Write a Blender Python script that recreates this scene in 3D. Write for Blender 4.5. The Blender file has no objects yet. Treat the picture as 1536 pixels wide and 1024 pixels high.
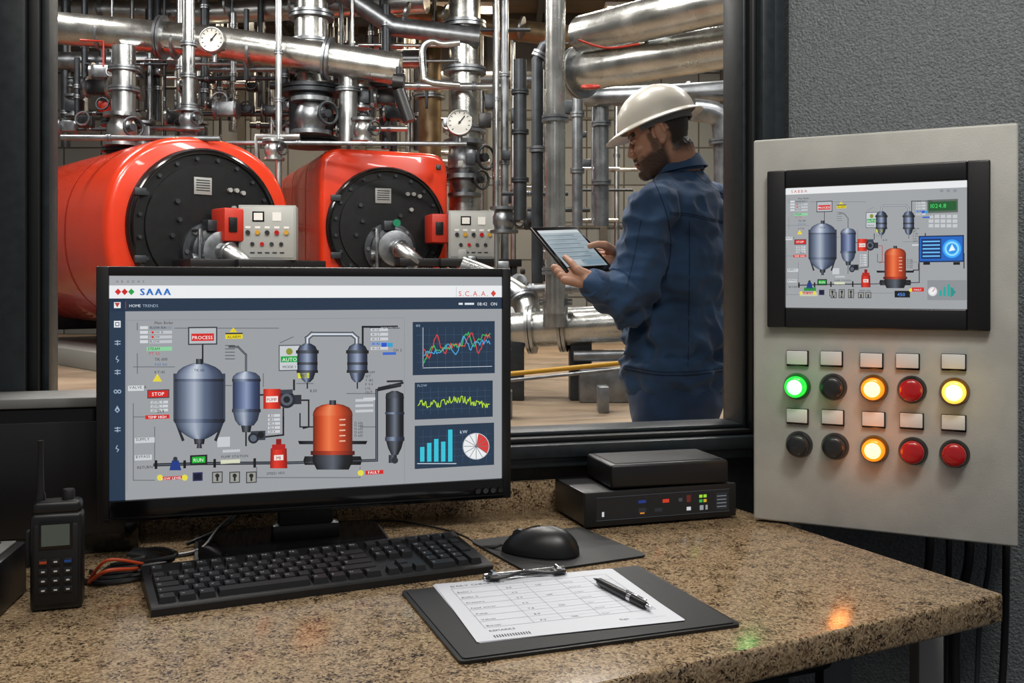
import bpy, bmesh, math, random
from mathutils import Vector, Matrix, noise
from mathutils.bvhtree import BVHTree
R = random.Random(7)
F = 1493.33; CZ = 1.15
V3 = Vector
def P(px, py, Y): return V3(((px-768)*Y/F, Y, CZ-(py-430)*Y/F))
def lin(c):
    c/=255.0
    return c/12.92 if c<=0.04045 else ((c+0.055)/1.055)**2.4
def hx(h):
    h=h.lstrip('#'); return (lin(int(h[0:2],16)),lin(int(h[2:4],16)),lin(int(h[4:6],16)),1.0)
scene=bpy.context.scene
col=scene.collection
try:
    scene.view_settings.view_transform='Standard'
except Exception: pass

# ------------------------------------------------------------------ materials
def mat(name,color,rough=0.5,metal=0.0,var=0.0,vscale=20,bump=0.0,bscale=200,emis=None,estr=0.0,coat=0.0,stretch=None,rvar=0.0,spec=None):
    m=bpy.data.materials.new(name); m.use_nodes=True
    nt=m.node_tree; b=nt.nodes['Principled BSDF']
    c=hx(color) if isinstance(color,str) else tuple(color)+((1,) if len(color)==3 else ())
    b.inputs['Base Color'].default_value=c
    b.inputs['Roughness'].default_value=rough; b.inputs['Metallic'].default_value=metal
    b.inputs['Coat Weight'].default_value=coat
    if spec is not None: b.inputs['Specular IOR Level'].default_value=spec
    tc=nt.nodes.new('ShaderNodeTexCoord'); mp=nt.nodes.new('ShaderNodeMapping')
    nt.links.new(tc.outputs['Object'],mp.inputs['Vector'])
    if stretch: mp.inputs['Scale'].default_value=stretch
    if var>0 or rvar>0:
        n=nt.nodes.new('ShaderNodeTexNoise'); n.inputs['Scale'].default_value=vscale; n.inputs['Detail'].default_value=5
        nt.links.new(mp.outputs[0],n.inputs['Vector'])
        if var>0:
            r=nt.nodes.new('ShaderNodeValToRGB'); nt.links.new(n.outputs['Fac'],r.inputs[0])
            r.color_ramp.elements[0].position=0.3; r.color_ramp.elements[1].position=0.7
            r.color_ramp.elements[0].color=tuple(max(0,x*(1-var)) for x in c[:3])+(1,)
            r.color_ramp.elements[1].color=tuple(min(1,x*(1+var)) for x in c[:3])+(1,)
            nt.links.new(r.outputs[0],b.inputs['Base Color'])
        if rvar>0:
            mr=nt.nodes.new('ShaderNodeMapRange'); nt.links.new(n.outputs['Fac'],mr.inputs[0])
            mr.inputs['To Min'].default_value=max(0,rough-rvar); mr.inputs['To Max'].default_value=min(1,rough+rvar)
            nt.links.new(mr.outputs[0],b.inputs['Roughness'])
    if bump>0:
        n2=nt.nodes.new('ShaderNodeTexNoise'); n2.inputs['Scale'].default_value=bscale; n2.inputs['Detail'].default_value=3
        nt.links.new(mp.outputs[0],n2.inputs['Vector'])
        bp=nt.nodes.new('ShaderNodeBump'); bp.inputs['Strength'].default_value=bump; bp.inputs['Distance'].default_value=0.01 if bscale<150 else 0.004
        nt.links.new(n2.outputs['Fac'],bp.inputs['Height']); nt.links.new(bp.outputs[0],b.inputs['Normal'])
    if emis:
        b.inputs['Emission Color'].default_value=hx(emis); b.inputs['Emission Strength'].default_value=estr
    return m
def vcmat(name,strength=1.0,emit=True,rough=0.6):
    m=bpy.data.materials.new(name); m.use_nodes=True; nt=m.node_tree; b=nt.nodes['Principled BSDF']
    a=nt.nodes.new('ShaderNodeVertexColor'); a.layer_name='Col'
    b.inputs['Roughness'].default_value=rough
    if emit:
        b.inputs['Base Color'].default_value=(0.01,0.01,0.01,1); b.inputs['Roughness'].default_value=0.35
        nt.links.new(a.outputs['Color'],b.inputs['Emission Color']); b.inputs['Emission Strength'].default_value=strength
    else:
        nt.links.new(a.outputs['Color'],b.inputs['Base Color'])
    return m

M_blk=mat('black_plastic','#141416',0.38,var=0.15,vscale=300)
M_blk2=mat('black_matte','#0d0e10',0.6)
M_gloss=mat('black_gloss','#0a0a0c',0.12)
M_key=mat('key_plastic','#1b1c1f',0.42)
M_frame=mat('window_frame_paint','#20272b',0.4,var=0.2,vscale=60,rvar=0.1)
M_frame2=mat('window_gasket','#0b0e10',0.5)
M_steel=mat('galvanised_steel','#adafaf',0.3,0.95,var=0.3,vscale=3,rvar=0.12)
M_steel2=mat('brushed_steel','#868a8e',0.36,0.9,var=0.35,vscale=6,rvar=0.1)
M_alu=mat('aluminium_cladding','#bdbeba',0.27,0.95,var=0.2,vscale=4,bump=0.2,bscale=8,rvar=0.1)
M_warm=mat('tarnished_steel','#7f6d52',0.45,0.7,var=0.25,vscale=5)
M_dsteel=mat('dark_steel','#3a3e42',0.42,0.6,var=0.3,vscale=6)
M_red=mat('boiler_red_enamel','#cf381c',0.25,0.0,var=0.06,vscale=2,coat=0.4)
M_redp=mat('red_paint','#b02c1c',0.4)
M_door=mat('boiler_door_black','#121416',0.38,0.2,var=0.3,vscale=8)
M_cab=mat('light_grey_cabinet','#8e908d',0.45)
M_ledge=mat('ledge_grey','#6f706e',0.5,var=.1)
M_cabd=mat('cabinet_door_grey','#9a9c99',.4)
M_white=mat('white_enamel','#d8d8d4',0.4)
M_yel=mat('yellow_paint','#b88a1a',0.45)
M_blue=mat('blue_paint','#1f4f9e',0.4)
M_conc=mat('boiler_floor_concrete','#8a7864',0.45,var=0.28,vscale=1.2,bump=0.1,bscale=30,rvar=0.15)
M_floor2=mat('control_floor','#2b2c2e',0.6,var=0.2,vscale=8)
M_ceil=mat('ceiling_metal','#6d6250',0.7,var=0.2,vscale=2)
M_beam=mat('steel_beam','#4b4a46',0.55,0.3)
M_wall=mat('rough_grey_plaster','#666b6d',0.45,var=0.28,vscale=200,bump=1.0,bscale=230)
M_walld=mat('dark_wall_paint','#14171a',0.55,var=0.2,vscale=20,bump=0.2,bscale=120)
M_panel=mat('panel_grey_powdercoat','#adaca5',0.45,0.0,var=0.10,vscale=14,bump=0.12,bscale=600,rvar=0.06)
M_paper=mat('paper','#cdd1d8',0.7)
M_label=mat('label_plate','#d2d2cf',0.4,0.0)
M_chrome=mat('chrome','#d8d8da',0.12,1.0)
M_hat=mat('helmet_shell','#e6e0d2',0.33,coat=0.2)
M_hat2=mat('helmet_strap','#7f8488',0.6)
M_glassface=mat('dial_face','#d6d6d0',0.3)
M_orange=mat('orange_cable','#b8431c',0.5)
M_bwall=bpy.data.materials.new('boiler_wall_blocks'); M_bwall.use_nodes=True
nt=M_bwall.node_tree; b=nt.nodes['Principled BSDF']; b.inputs['Roughness'].default_value=.7
tc=nt.nodes.new('ShaderNodeTexCoord'); mp=nt.nodes.new('ShaderNodeMapping'); mp.inputs['Rotation'].default_value=(math.pi/2,0,0)
nt.links.new(tc.outputs['Object'],mp.inputs['Vector'])
br=nt.nodes.new('ShaderNodeTexBrick'); br.offset=0; br.inputs['Scale'].default_value=1; br.inputs['Brick Width'].default_value=.9; br.inputs['Row Height'].default_value=.9; br.inputs['Mortar Size'].default_value=.02
br.inputs['Color1'].default_value=hx('#767c80'); br.inputs['Color2'].default_value=hx('#666c6f'); br.inputs['Mortar'].default_value=hx('#3a3a38')
nt.links.new(mp.outputs[0],br.inputs['Vector']); nt.links.new(br.outputs['Color'],b.inputs['Base Color'])

M_gran=bpy.data.materials.new('granite'); M_gran.use_nodes=True
nt=M_gran.node_tree; b=nt.nodes['Principled BSDF']
tc=nt.nodes.new('ShaderNodeTexCoord')
nz=nt.nodes.new('ShaderNodeTexNoise'); nz.inputs['Scale'].default_value=90; nz.inputs['Detail'].default_value=3
mx=nt.nodes.new('ShaderNodeVectorMath'); mx.operation='MULTIPLY_ADD'
nt.links.new(tc.outputs['Object'],nz.inputs['Vector'])
nt.links.new(nz.outputs['Color'],mx.inputs[0]); mx.inputs[1].default_value=(0.012,0.012,0.012)
nt.links.new(tc.outputs['Object'],mx.inputs[2])
vo=nt.nodes.new('ShaderNodeTexVoronoi'); vo.inputs['Scale'].default_value=400
nt.links.new(mx.outputs[0],vo.inputs['Vector'])
sp=nt.nodes.new('ShaderNodeSeparateColor'); nt.links.new(vo.outputs['Color'],sp.inputs[0])
n3=nt.nodes.new('ShaderNodeTexNoise'); n3.inputs['Scale'].default_value=45; n3.inputs['Detail'].default_value=7
nt.links.new(tc.outputs['Object'],n3.inputs['Vector'])
ad=nt.nodes.new('ShaderNodeMath'); ad.operation='MULTIPLY_ADD'; nt.links.new(n3.outputs['Fac'],ad.inputs[0]); ad.inputs[1].default_value=1.1
sb=nt.nodes.new('ShaderNodeMath'); sb.operation='MULTIPLY_ADD'; nt.links.new(sp.outputs[0],sb.inputs[0]); sb.inputs[1].default_value=.78; sb.inputs[2].default_value=-0.44
nt.links.new(sb.outputs[0],ad.inputs[2])
rp=nt.nodes.new('ShaderNodeValToRGB'); nt.links.new(ad.outputs[0],rp.inputs[0])
rp.color_ramp.interpolation='LINEAR'
cs=[(0.0,'#231a13'),(0.14,'#433424'),(0.25,'#6b5740'),(0.42,'#88735a'),(0.6,'#9a856a'),(0.8,'#b59f7e'),(0.97,'#7a6246')]
rp.color_ramp.elements[0].position=cs[0][0]; rp.color_ramp.elements[0].color=hx(cs[0][1])
rp.color_ramp.elements[1].position=cs[-1][0]; rp.color_ramp.elements[1].color=hx(cs[-1][1])
for p_,c_ in cs[1:-1]:
    e=rp.color_ramp.elements.new(p_); e.color=hx(c_)
nt.links.new(rp.outputs[0],b.inputs['Base Color'])
b.inputs['Roughness'].default_value=0.15

def fabric(name,c1,c2):
    m=bpy.data.materials.new(name); m.use_nodes=True; nt=m.node_tree; b=nt.nodes['Principled BSDF']
    tc=nt.nodes.new('ShaderNodeTexCoord'); n=nt.nodes.new('ShaderNodeTexNoise'); n.inputs['Scale'].default_value=9; n.inputs['Detail'].default_value=6
    nt.links.new(tc.outputs['Object'],n.inputs['Vector'])
    r=nt.nodes.new('ShaderNodeValToRGB'); r.color_ramp.elements[0].position=.3; r.color_ramp.elements[1].position=.75
    r.color_ramp.elements[0].color=hx(c1); r.color_ramp.elements[1].color=hx(c2)
    nt.links.new(n.outputs['Fac'],r.inputs[0]); nt.links.new(r.outputs[0],b.inputs['Base Color'])
    b.inputs['Roughness'].default_value=.85; b.inputs['Sheen Weight'].default_value=.15
    w=nt.nodes.new('ShaderNodeTexNoise'); w.inputs['Scale'].default_value=320; bp=nt.nodes.new('ShaderNodeBump'); bp.inputs['Strength'].default_value=.3; bp.inputs['Distance'].default_value=.002
    nt.links.new(tc.outputs['Object'],w.inputs['Vector']); nt.links.new(w.outputs['Fac'],bp.inputs['Height']); nt.links.new(bp.outputs[0],b.inputs['Normal'])
    return m
M_jacket=fabric('workwear_blue','#27405f','#385a82')
M_trous=fabric('workwear_trousers','#223857','#2f4c72')
M_seam=mat('seam_thread','#192a44',.9)

# ------------------------------------------------------------------ mesh builder
def group(name,loc=(0,0,0)):
    e=bpy.data.objects.new(name,None); e.empty_display_size=0.05; e.location=loc; col.objects.link(e); return e
def link(o,parent=None):
    col.objects.link(o)
    if parent:
        o.parent=parent; o.matrix_parent_inverse=Matrix.Translation(parent.location).inverted()
    return o
def frame_from(d):
    d=d.normalized(); a=V3((0,0,1)) if abs(d.z)<0.9 else V3((1,0,0))
    x=a.cross(d).normalized(); y=d.cross(x); return x,y,d
def RZ(deg): return Matrix.Rotation(math.radians(deg),4,'Z')
class MB:
    def __init__(s): s.V=[];s.F=[];s.I=[];s.mats=[]
    def mi(s,m):
        if m not in s.mats: s.mats.append(m)
        return s.mats.index(m)
    def add(s,vs,fs,m,T=None):
        o=len(s.V)
        for v in vs:
            v=V3(v); s.V.append(T@v if T is not None else v)
        k=s.mi(m)
        for f in fs: s.F.append([i+o for i in f]); s.I.append(k)
    def box(s,c,size,m,T=None,bev=0,seg=2):
        x,y,z=size[0]/2,size[1]/2,size[2]/2; c=V3(c)
        if bev<=0:
            vs=[c+V3((a*x,b_*y,d*z)) for a in(-1,1) for b_ in(-1,1) for d in(-1,1)]
            s.add(vs,[(0,1,3,2),(4,6,7,5),(0,4,5,1),(2,3,7,6),(0,2,6,4),(1,5,7,3)],m,T)
        else:
            bm=bmesh.new(); bmesh.ops.create_cube(bm,size=1)
            for v in bm.verts: v.co=V3((v.co.x*size[0],v.co.y*size[1],v.co.z*size[2]))
            bmesh.ops.bevel(bm,geom=bm.edges[:],offset=min(bev,min(size)*.49),segments=seg,affect='EDGES',profile=.5)
            bm.verts.ensure_lookup_table()
            s.add([c+v.co for v in bm.verts],[[v.index for v in f.verts] for f in bm.faces],m,T); bm.free()
    def prism(s,pts,z0,z1,m,T=None):
        n=len(pts); vs=[V3((p[0],p[1],z0)) for p in pts]+[V3((p[0],p[1],z1)) for p in pts]
        fs=[list(range(n))[::-1],[n+i for i in range(n)]]+[(i,(i+1)%n,n+(i+1)%n,n+i) for i in range(n)]
        s.add(vs,fs,m,T)
    def cyl(s,p0,p1,r0,m,r1=None,seg=20,T=None,cap=True):
        s.tube([p0,p1],[r0,r0 if r1 is None else r1],m,seg,T,cap)
    def tube(s,pts,r,m,seg=12,T=None,cap=True):
        pts=[V3(p) for p in pts]; n=len(pts)
        rs=r if isinstance(r,(list,tuple)) else [r]*n
        vs=[]; x=None
        for i,p in enumerate(pts):
            d=(pts[min(i+1,n-1)]-pts[max(i-1,0)])
            if d.length<1e-9: d=V3((0,0,1))
            d.normalize()
            if x is None: x,y,_=frame_from(d)
            else:
                x=(x-d*x.dot(d))
                if x.length<1e-6: x=frame_from(d)[0]
                x.normalize(); y=d.cross(x)
            for k in range(seg):
                a=2*math.pi*k/seg; vs.append(p+(x*math.cos(a)+y*math.sin(a))*rs[i])
        fs=[]
        for i in range(n-1):
            for k in range(seg):
                k2=(k+1)%seg; fs.append((i*seg+k,i*seg+k2,(i+1)*seg+k2,(i+1)*seg+k))
        if cap: fs.append(list(range(seg))[::-1]); fs.append([(n-1)*seg+k for k in range(seg)])
        s.add(vs,fs,m,T)
    def lathe(s,prof,o,axis,m,seg=32,T=None):
        x,y,d=frame_from(V3(axis)); o=V3(o); n=len(prof); vs=[]
        for r,h in prof:
            for k in range(seg):
                a=2*math.pi*k/seg; vs.append(o+d*h+(x*math.cos(a)+y*math.sin(a))*max(r,1e-5))
        fs=[]
        for i in range(n-1):
            for k in range(seg):
                k2=(k+1)%seg; fs.append((i*seg+k,i*seg+k2,(i+1)*seg+k2,(i+1)*seg+k))
        fs.append(list(range(seg))[::-1]); fs.append([(n-1)*seg+k for k in range(seg)])
        s.add(vs,fs,m,T)
    def ell(s,c,rad,m,ax=None,seg=20,rings=12,T=None):
        c=V3(c); X,Y,Z=ax if ax else (V3((1,0,0)),V3((0,1,0)),V3((0,0,1))); vs=[];fs=[]
        for i in range(rings+1):
            t=math.pi*i/rings
            for k in range(seg):
                a=2*math.pi*k/seg
                rr=max(math.sin(t),1e-4)
                vs.append(c+X*rad[0]*rr*math.cos(a)+Y*rad[1]*rr*math.sin(a)+Z*rad[2]*math.cos(t))
        for i in range(rings):
            for k in range(seg):
                k2=(k+1)%seg; fs.append((i*seg+k,(i+1)*seg+k,(i+1)*seg+k2,i*seg+k2))
        fs.append(list(range(seg))); fs.append([rings*seg+k for k in range(seg)][::-1])
        s.add(vs,fs,m,T)
    def torus(s,c,axis,Rr,r,m,seg=28,s2=8,T=None):
        x,y,d=frame_from(V3(axis)); c=V3(c); vs=[];fs=[]
        for i in range(seg):
            a=2*math.pi*i/seg; e=x*math.cos(a)+y*math.sin(a)
            for k in range(s2):
                b_=2*math.pi*k/s2; vs.append(c+e*(Rr+r*math.cos(b_))+d*r*math.sin(b_))
        for i in range(seg):
            for k in range(s2):
                i2=(i+1)%seg;k2=(k+1)%s2; fs.append((i*s2+k,i2*s2+k,i2*s2+k2,i*s2+k2))
        s.add(vs,fs,m,T)
    def cap(s,p0,p1,r0,r1,m,seg=16):
        p0=V3(p0);p1=V3(p1); d=p1-p0; L=d.length; d.normalize(); pts=[];rs=[]
        for i in range(6):
            a=math.pi/2*(1-i/5); pts.append(p0-d*r0*math.sin(a)); rs.append(max(r0*math.cos(a),1e-4))
        for i in range(6):
            a=math.pi/2*(i/5); pts.append(p1+d*r1*math.sin(a)); rs.append(max(r1*math.cos(a),1e-4))
        x,y,_=frame_from(d); vs=[];fs=[]
        for p,r in zip(pts,rs):
            for k in range(seg):
                a=2*math.pi*k/seg; vs.append(p+(x*math.cos(a)+y*math.sin(a))*r)
        n=len(pts)
        for i in range(n-1):
            for k in range(seg):
                k2=(k+1)%seg; fs.append((i*seg+k,i*seg+k2,(i+1)*seg+k2,(i+1)*seg+k))
        fs.append(list(range(seg))[::-1]); fs.append([(n-1)*seg+k for k in range(seg)])
        s.add(vs,fs,m)
    def mesh(s,name):
        me=bpy.data.meshes.new(name); me.from_pydata([tuple(v) for v in s.V],[],s.F)
        for m in s.mats: me.materials.append(m)
        me.polygons.foreach_set('material_index',s.I)
        bm=bmesh.new(); bm.from_mesh(me); bmesh.ops.recalc_face_normals(bm,faces=bm.faces[:]); bm.to_mesh(me); bm.free()
        me.polygons.foreach_set('use_smooth',[True]*len(me.polygons))
        me.set_sharp_from_angle(angle=math.radians(38)); me.update(); return me
    def obj(s,name,parent=None):
        return link(bpy.data.objects.new(name,s.mesh(name)),parent)
def crom(pts,n=8):
    pts=[V3(p) for p in pts]; out=[]
    for i in range(len(pts)-1):
        p0=pts[max(i-1,0)];p1=pts[i];p2=pts[i+1];p3=pts[min(i+2,len(pts)-1)]
        for k in range(n):
            t=k/n
            out.append(0.5*((2*p1)+(p2-p0)*t+(2*p0-5*p1+4*p2-p3)*t*t+(3*p1-p0-3*p2+p3)*t**3))
    out.append(pts[-1]); return out

# ------------------------------------------------------------------ glyph cache
CH="ABCDEFGHIJKLMNOPQRSTUVWXYZabcdefghijklmnopqrstuvwxyz0123456789.:/-+%"
GL={}
tmp=[]
for ch in CH:
    cu=bpy.data.curves.new('g','FONT'); cu.body=ch; cu.resolution_u=2; o=bpy.data.objects.new('g',cu); col.objects.link(o); tmp.append((ch,o,cu))
bpy.context.view_layer.update(); dg=bpy.context.evaluated_depsgraph_get()
for ch,o,cu in tmp:
    me=bpy.data.meshes.new_from_object(o.evaluated_get(dg))
    vs=[(v.co.x,v.co.y) for v in me.vertices]; fs=[list(p.vertices) for p in me.polygons]
    x0=min(v[0] for v in vs);x1=max(v[0] for v in vs)
    GL[ch]=([(v[0]-x0,v[1]) for v in vs],fs,x1-x0); bpy.data.meshes.remove(me)
for ch,o,cu in tmp:
    bpy.data.objects.remove(o); bpy.data.curves.remove(cu)

def rayplane(px,py,O,N):
    d=V3(((px-768)/F,1,-(py-430)/F)); C=V3((0,0,CZ)); t=(O-C).dot(N)/d.dot(N); return C+d*t
class Draw:
    """flat picture on a plane: local u (right), v (up); coordinates are given in reference-photo pixels and converted once to metres on the plane"""
    def __init__(s,O,U,Vv,tf=None):
        s.O=V3(O);s.U=V3(U).normalized();s.Vv=V3(Vv).normalized();s.N=s.U.cross(s.Vv); s.vs=[];s.fs=[];s.cs=[]
        s.tf=tf or (lambda x,y:(x,y)); s.k=1.0
    def uv(s,x,y):
        x,y=s.tf(x,y); p=rayplane(x,y,s.O,s.N)-s.O; return p.dot(s.U),p.dot(s.Vv)
    def raw(s,uvs,faces,cols,L):
        o=len(s.vs)
        for i,(u,v) in enumerate(uvs):
            s.vs.append(s.O+s.U*u+s.Vv*v+s.N*(0.00012*L)); s.cs.append(cols[i] if isinstance(cols,list) else cols)
        for f in faces: s.fs.append([i+o for i in f])
    def C(s,c):
        return [hx(q) for q in c] if isinstance(c,list) else hx(c)
    def rect(s,x0,y0,x1,y1,c,L=2):
        xm,ym=(x0+x1)/2,(y0+y1)/2
        u0=s.uv(x0,ym)[0];u1=s.uv(x1,ym)[0];v0=s.uv(xm,y1)[1];v1=s.uv(xm,y0)[1]
        s.raw([(u0,v0),(u1,v0),(u1,v1),(u0,v1)],[(0,1,2,3)],s.C(c),L)
    def frame(s,x0,y0,x1,y1,t,c,L=3):
        s.rect(x0,y0,x1,y0+t,c,L);s.rect(x0,y1-t,x1,y1,c,L);s.rect(x0,y0,x0+t,y1,c,L);s.rect(x1-t,y0,x1,y1,c,L)
    def poly(s,pts,c,L=3):
        s.raw([s.uv(*p) for p in pts],[list(range(len(pts)))],s.C(c),L)
    def circ(s,x,y,r,c,L=3,ry=None,a0=0,a1=360,n=28):
        ry=ry or r; pts=[(x,y)] if a1-a0<360 else []
        for i in range(n+1 if a1-a0<360 else n):
            a=math.radians(a0+(a1-a0)*i/n); pts.append((x+r*math.cos(a),y-ry*math.sin(a)))
        s.poly(pts,c,L)
    def line(s,pts,w,c,L=3):
        q=[s.uv(*p) for p in pts]; sc=abs(s.uv(pts[0][0]+1,pts[0][1])[0]-s.uv(pts[0][0],pts[0][1])[0])
        h=w*sc/2; cc=s.C(c)
        for a,b_ in zip(q[:-1],q[1:]):
            dx,dy=b_[0]-a[0],b_[1]-a[1]; l=math.hypot(dx,dy)
            if l<1e-9: continue
            dx/=l;dy/=l; nx,ny=-dy*h,dx*h; a2=(a[0]-dx*h*.8,a[1]-dy*h*.8); b2=(b_[0]+dx*h*.8,b_[1]+dy*h*.8)
            s.raw([(a2[0]-nx,a2[1]-ny),(b2[0]-nx,b2[1]-ny),(b2[0]+nx,b2[1]+ny),(a2[0]+nx,a2[1]+ny)],[(0,1,2,3)],cc,L)
    def tank(s,xc,prof,ramp,L=4,n=10):
        rc=[hx(c) for c in ramp]
        def rcol(t):
            f=t*(len(rc)-1); i=min(int(f),len(rc)-2); f-=i
            return tuple(rc[i][k]*(1-f)+rc[i+1][k]*f for k in range(4))
        uvs=[];cc=[];fs=[]
        for y,w in prof:
            for k in range(n+1):
                t=k/n; uvs.append(s.uv(xc+(2*t-1)*w,y)); cc.append(rcol(t))
        m=n+1
        for i in range(len(prof)-1):
            for k in range(n): fs.append((i*m+k,(i+1)*m+k,(i+1)*m+k+1,i*m+k+1))
        s.raw(uvs,fs,cc,L)
    def text(s,t,x,y,h,c,L=6,al='l',sp=0.1,bold=False):
        u,v=s.uv(x,y); sc=abs(s.uv(x,y-1)[1]-v)*h/0.7
        W=0
        for ch in t: W+=(GL[ch][2] if ch in GL else .3)+sp
        off=0 if al=='l' else (-W/2 if al=='c' else -W)
        cc=s.C(c)
        for ch in t:
            if ch in GL:
                g=GL[ch]
                for bo in ((0,.05,.1) if bold else (0,)):
                    s.raw([(u+(off+q[0]+bo)*sc,v+q[1]*sc) for q in g[0]],g[1],cc,L+bo)
                off+=g[2]+sp
            else: off+=.3+sp
    def obj(s,name,m,parent=None):
        me=bpy.data.meshes.new(name); me.from_pydata([tuple(v) for v in s.vs],[],s.fs)
        at=me.color_attributes.new('Col','FLOAT_COLOR','POINT')
        at.data.foreach_set('color',[x for c in s.cs for x in c]); me.materials.append(m)
        return link(bpy.data.objects.new(name,me),parent)

M_scr=vcmat('display_pixels',0.95)
M_print=vcmat('printed_ink',emit=False)

# ================================================================== CONTROL ROOM SHELL
AL=math.radians(15); TW=V3((math.cos(AL),math.sin(AL),0)); MW=V3((math.sin(AL),-math.cos(AL),0)); W0=V3((0,1.80,0))
def wallT():
    m=Matrix.Identity(4)
    for i in range(3):
        m[i][0]=TW[i]; m[i][1]=-MW[i]; m[i][2]=(0,0,1)[i]; m[i][3]=W0[i]
    return m
WT=wallT()
def wb(mb,s0,s1,y0,y1,z0,z1,m,bev=0): mb.box(((s0+s1)/2,(y0+y1)/2,(z0+z1)/2),(s1-s0,y1-y0,z1-z0),m,WT,bev)
SL,SR,ZB,ZT=-.772,.466,.885,2.25
w=MB()
wb(w,-3.0,SL-.108,0,.12,0,3.0,M_walld); wb(w,SR+.071,.5598,0,.12,0,3.0,M_walld)
wb(w,SL-.108,SR+.071,0,.12,0,ZB-.06,M_walld); wb(w,SL-.108,SR+.071,0,.12,ZT+.06,3.0,M_walld)
w.obj('wall_back')
w=MB()
for (a,b_,y0,y1,mm,d) in ((.108,.071,-.025,.0,M_frame,0),(.07,.045,-.035,.10,M_frame,1),(.028,.018,-.012,.11,M_frame2,2),(.012,.008,.01,.09,M_frame,3)):
    lo=ZB-(.06,.042,.018,.008)[d]; hi=ZT+(.06,.04,.018,.008)[d]
    li=[0.07,.028,.012,0][d]; ri=[.045,.018,.008,0][d]; zi=ZB-[.042,.018,.008,0][d]; zo=ZT+[.04,.018,.008,0][d]
    wb(w,SL-a,SL-li,y0,y1,lo,hi,mm,.003); wb(w,SR+ri,SR+b_,y0,y1,lo,hi,mm,.003)
    wb(w,SL-li,SR+ri,y0,y1,lo,zi,mm,.003); wb(w,SL-li,SR+ri,y0,y1,zo,hi,mm,.003)
w.obj('window_1')
CR=WT@V3((.5598,0,0)); DR=V3((.887,-.462,0)).normalized(); NR=V3((DR.y,-DR.x,0))
aR=math.degrees(math.atan2(DR.y,DR.x))
RT=Matrix.Translation(CR)@RZ(aR)
w=MB(); w.box((1.3,.06,1.5),(2.6,.12,3.0),M_wall,RT); w.obj('wall_right')
w=MB(); w.prism([(-3.2,-1.6),(3.0,-1.6),(3.0,.75),(CR.x,CR.y),(-3.2,.95)],-.1,0,M_floor2); w.obj('floor')
w=MB(); w.prism([(-3.2,-.4),(3.0,-.4),(3.0,.75),(CR.x,CR.y),(-3.2,.95)],3.0,3.1,M_ceil); w.obj('ceiling')

# ================================================================== DESK
def wy(x): return 1.80+.268*x-.004
A=(.641,1.298)
Bx=(.641-.177*1.33,1.298+.382*1.33)
fx=lambda X:1.298+(X-.641)*.53
desk=MB()
pts=[A,(Bx[0],min(Bx[1],wy(Bx[0]))),(Bx[0]-.03,wy(Bx[0]-.03)),(-1.6,wy(-1.6)),(-1.6,fx(-1.6)+.0),(-.9,fx(-.9))]
bm=bmesh.new(); vs=[bm.verts.new((p[0],p[1],.712)) for p in pts]; f=bm.faces.new(vs)
r_=bmesh.ops.extrude_face_region(bm,geom=[f]); 
for v in [e for e in r_['geom'] if isinstance(e,bmesh.types.BMVert)]: v.co.z=.75
bmesh.ops.recalc_face_normals(bm,faces=bm.faces[:])
bmesh.ops.bevel(bm,geom=bm.edges[:],offset=.004,segments=3,affect='EDGES',profile=.5)
bm.verts.ensure_lookup_table()
desk.add([v.co.copy() for v in bm.verts],[[v.index for v in f.verts] for f in bm.faces],M_gran); bm.free()
for (s0,s1) in ((-1.5,.36),):
    wb(desk,s0,s1,-.024,-.002,.749,.80,M_gran,.003)
for (x,y) in ((.595,1.43),(.40,1.24),(-.75,.72),(-.9,1.45),(.30,1.72)):
    desk.box((x,y,.356),(.036,.036,.712),M_dsteel if x<.5 else M_cab,None,.003)
desk.tube([(.595,1.43,.69),(.40,1.24,.69),(-.75,.72,.69)],.014,M_blk)
desk.obj('desk')

# ================================================================== MONITOR
ml=V3((-.5925,1.42,0)); mr=V3((-.003,1.60,0)); mu=(mr-ml).normalized()
mang=math.degrees(math.atan2(mu.y,mu.x)); MW_=(mr-ml).length
g=group('computer_monitor',(ml+mr)/2)
MT=Matrix.Translation(ml)@RZ(mang)
mb=MB()
z0,z1=.812,1.179; MWd=MW_
sx0,sx1=.0165,MWd-.0135; sz0,sz1=.843,1.166
mb.box((MWd/2,.022,(z0+z1)/2),(MWd-.01,.028,z1-z0-.01),M_blk,MT,.006)
mb.box((MWd/2,.05,(z0+z1)/2),(MWd*.6,.04,(z1-z0)*.6),M_blk,MT,.015)
for (a,b_,c,d) in ((0,sx0,z0,z1),(sx1,MWd,z0,z1),(sx0,sx1,sz1,z1),(sx0,sx1,z0,sz0)):
    mb.box(((a+b_)/2,.005,(c+d)/2),(b_-a+.0006,.018,d-c+.0006),M_gloss if c==z0 and d==sz0 else M_blk,MT,.0018)
mb.box((MWd/2,-.0045,z0+.006),(MWd-.02,.004,.003),M_gloss,MT,.001)
for i in range(4):
    mb.cyl((MWd-.055+i*.0125,-.0065,z0+.014),(MWd-.055+i*.0125,-.002,z0+.014),.0042,M_gloss,T=MT,seg=16)
mb.box((MWd/2-.01,.055,.80),(.085,.022,.11),M_blk,MT,.006)
mb.box((MWd/2-.01,.055,.768),(.105,.03,.03),M_blk,MT,.008)
def rrect(w_,d_,r_,n=5):
    out=[]
    for cx,cy,a0 in ((w_/2-r_,d_/2-r_,0),(-w_/2+r_,d_/2-r_,90),(-w_/2+r_,-d_/2+r_,180),(w_/2-r_,-d_/2+r_,270)):
        for i in range(n+1):
            a=math.radians(a0+90*i/n); out.append((cx+r_*math.cos(a),cy+r_*math.sin(a)))
    return out
mb.prism(rrect(.29,.185,.02),.7503,.7575,M_blk,MT@Matrix.Translation((MWd/2-.03,.045,0)))
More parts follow.
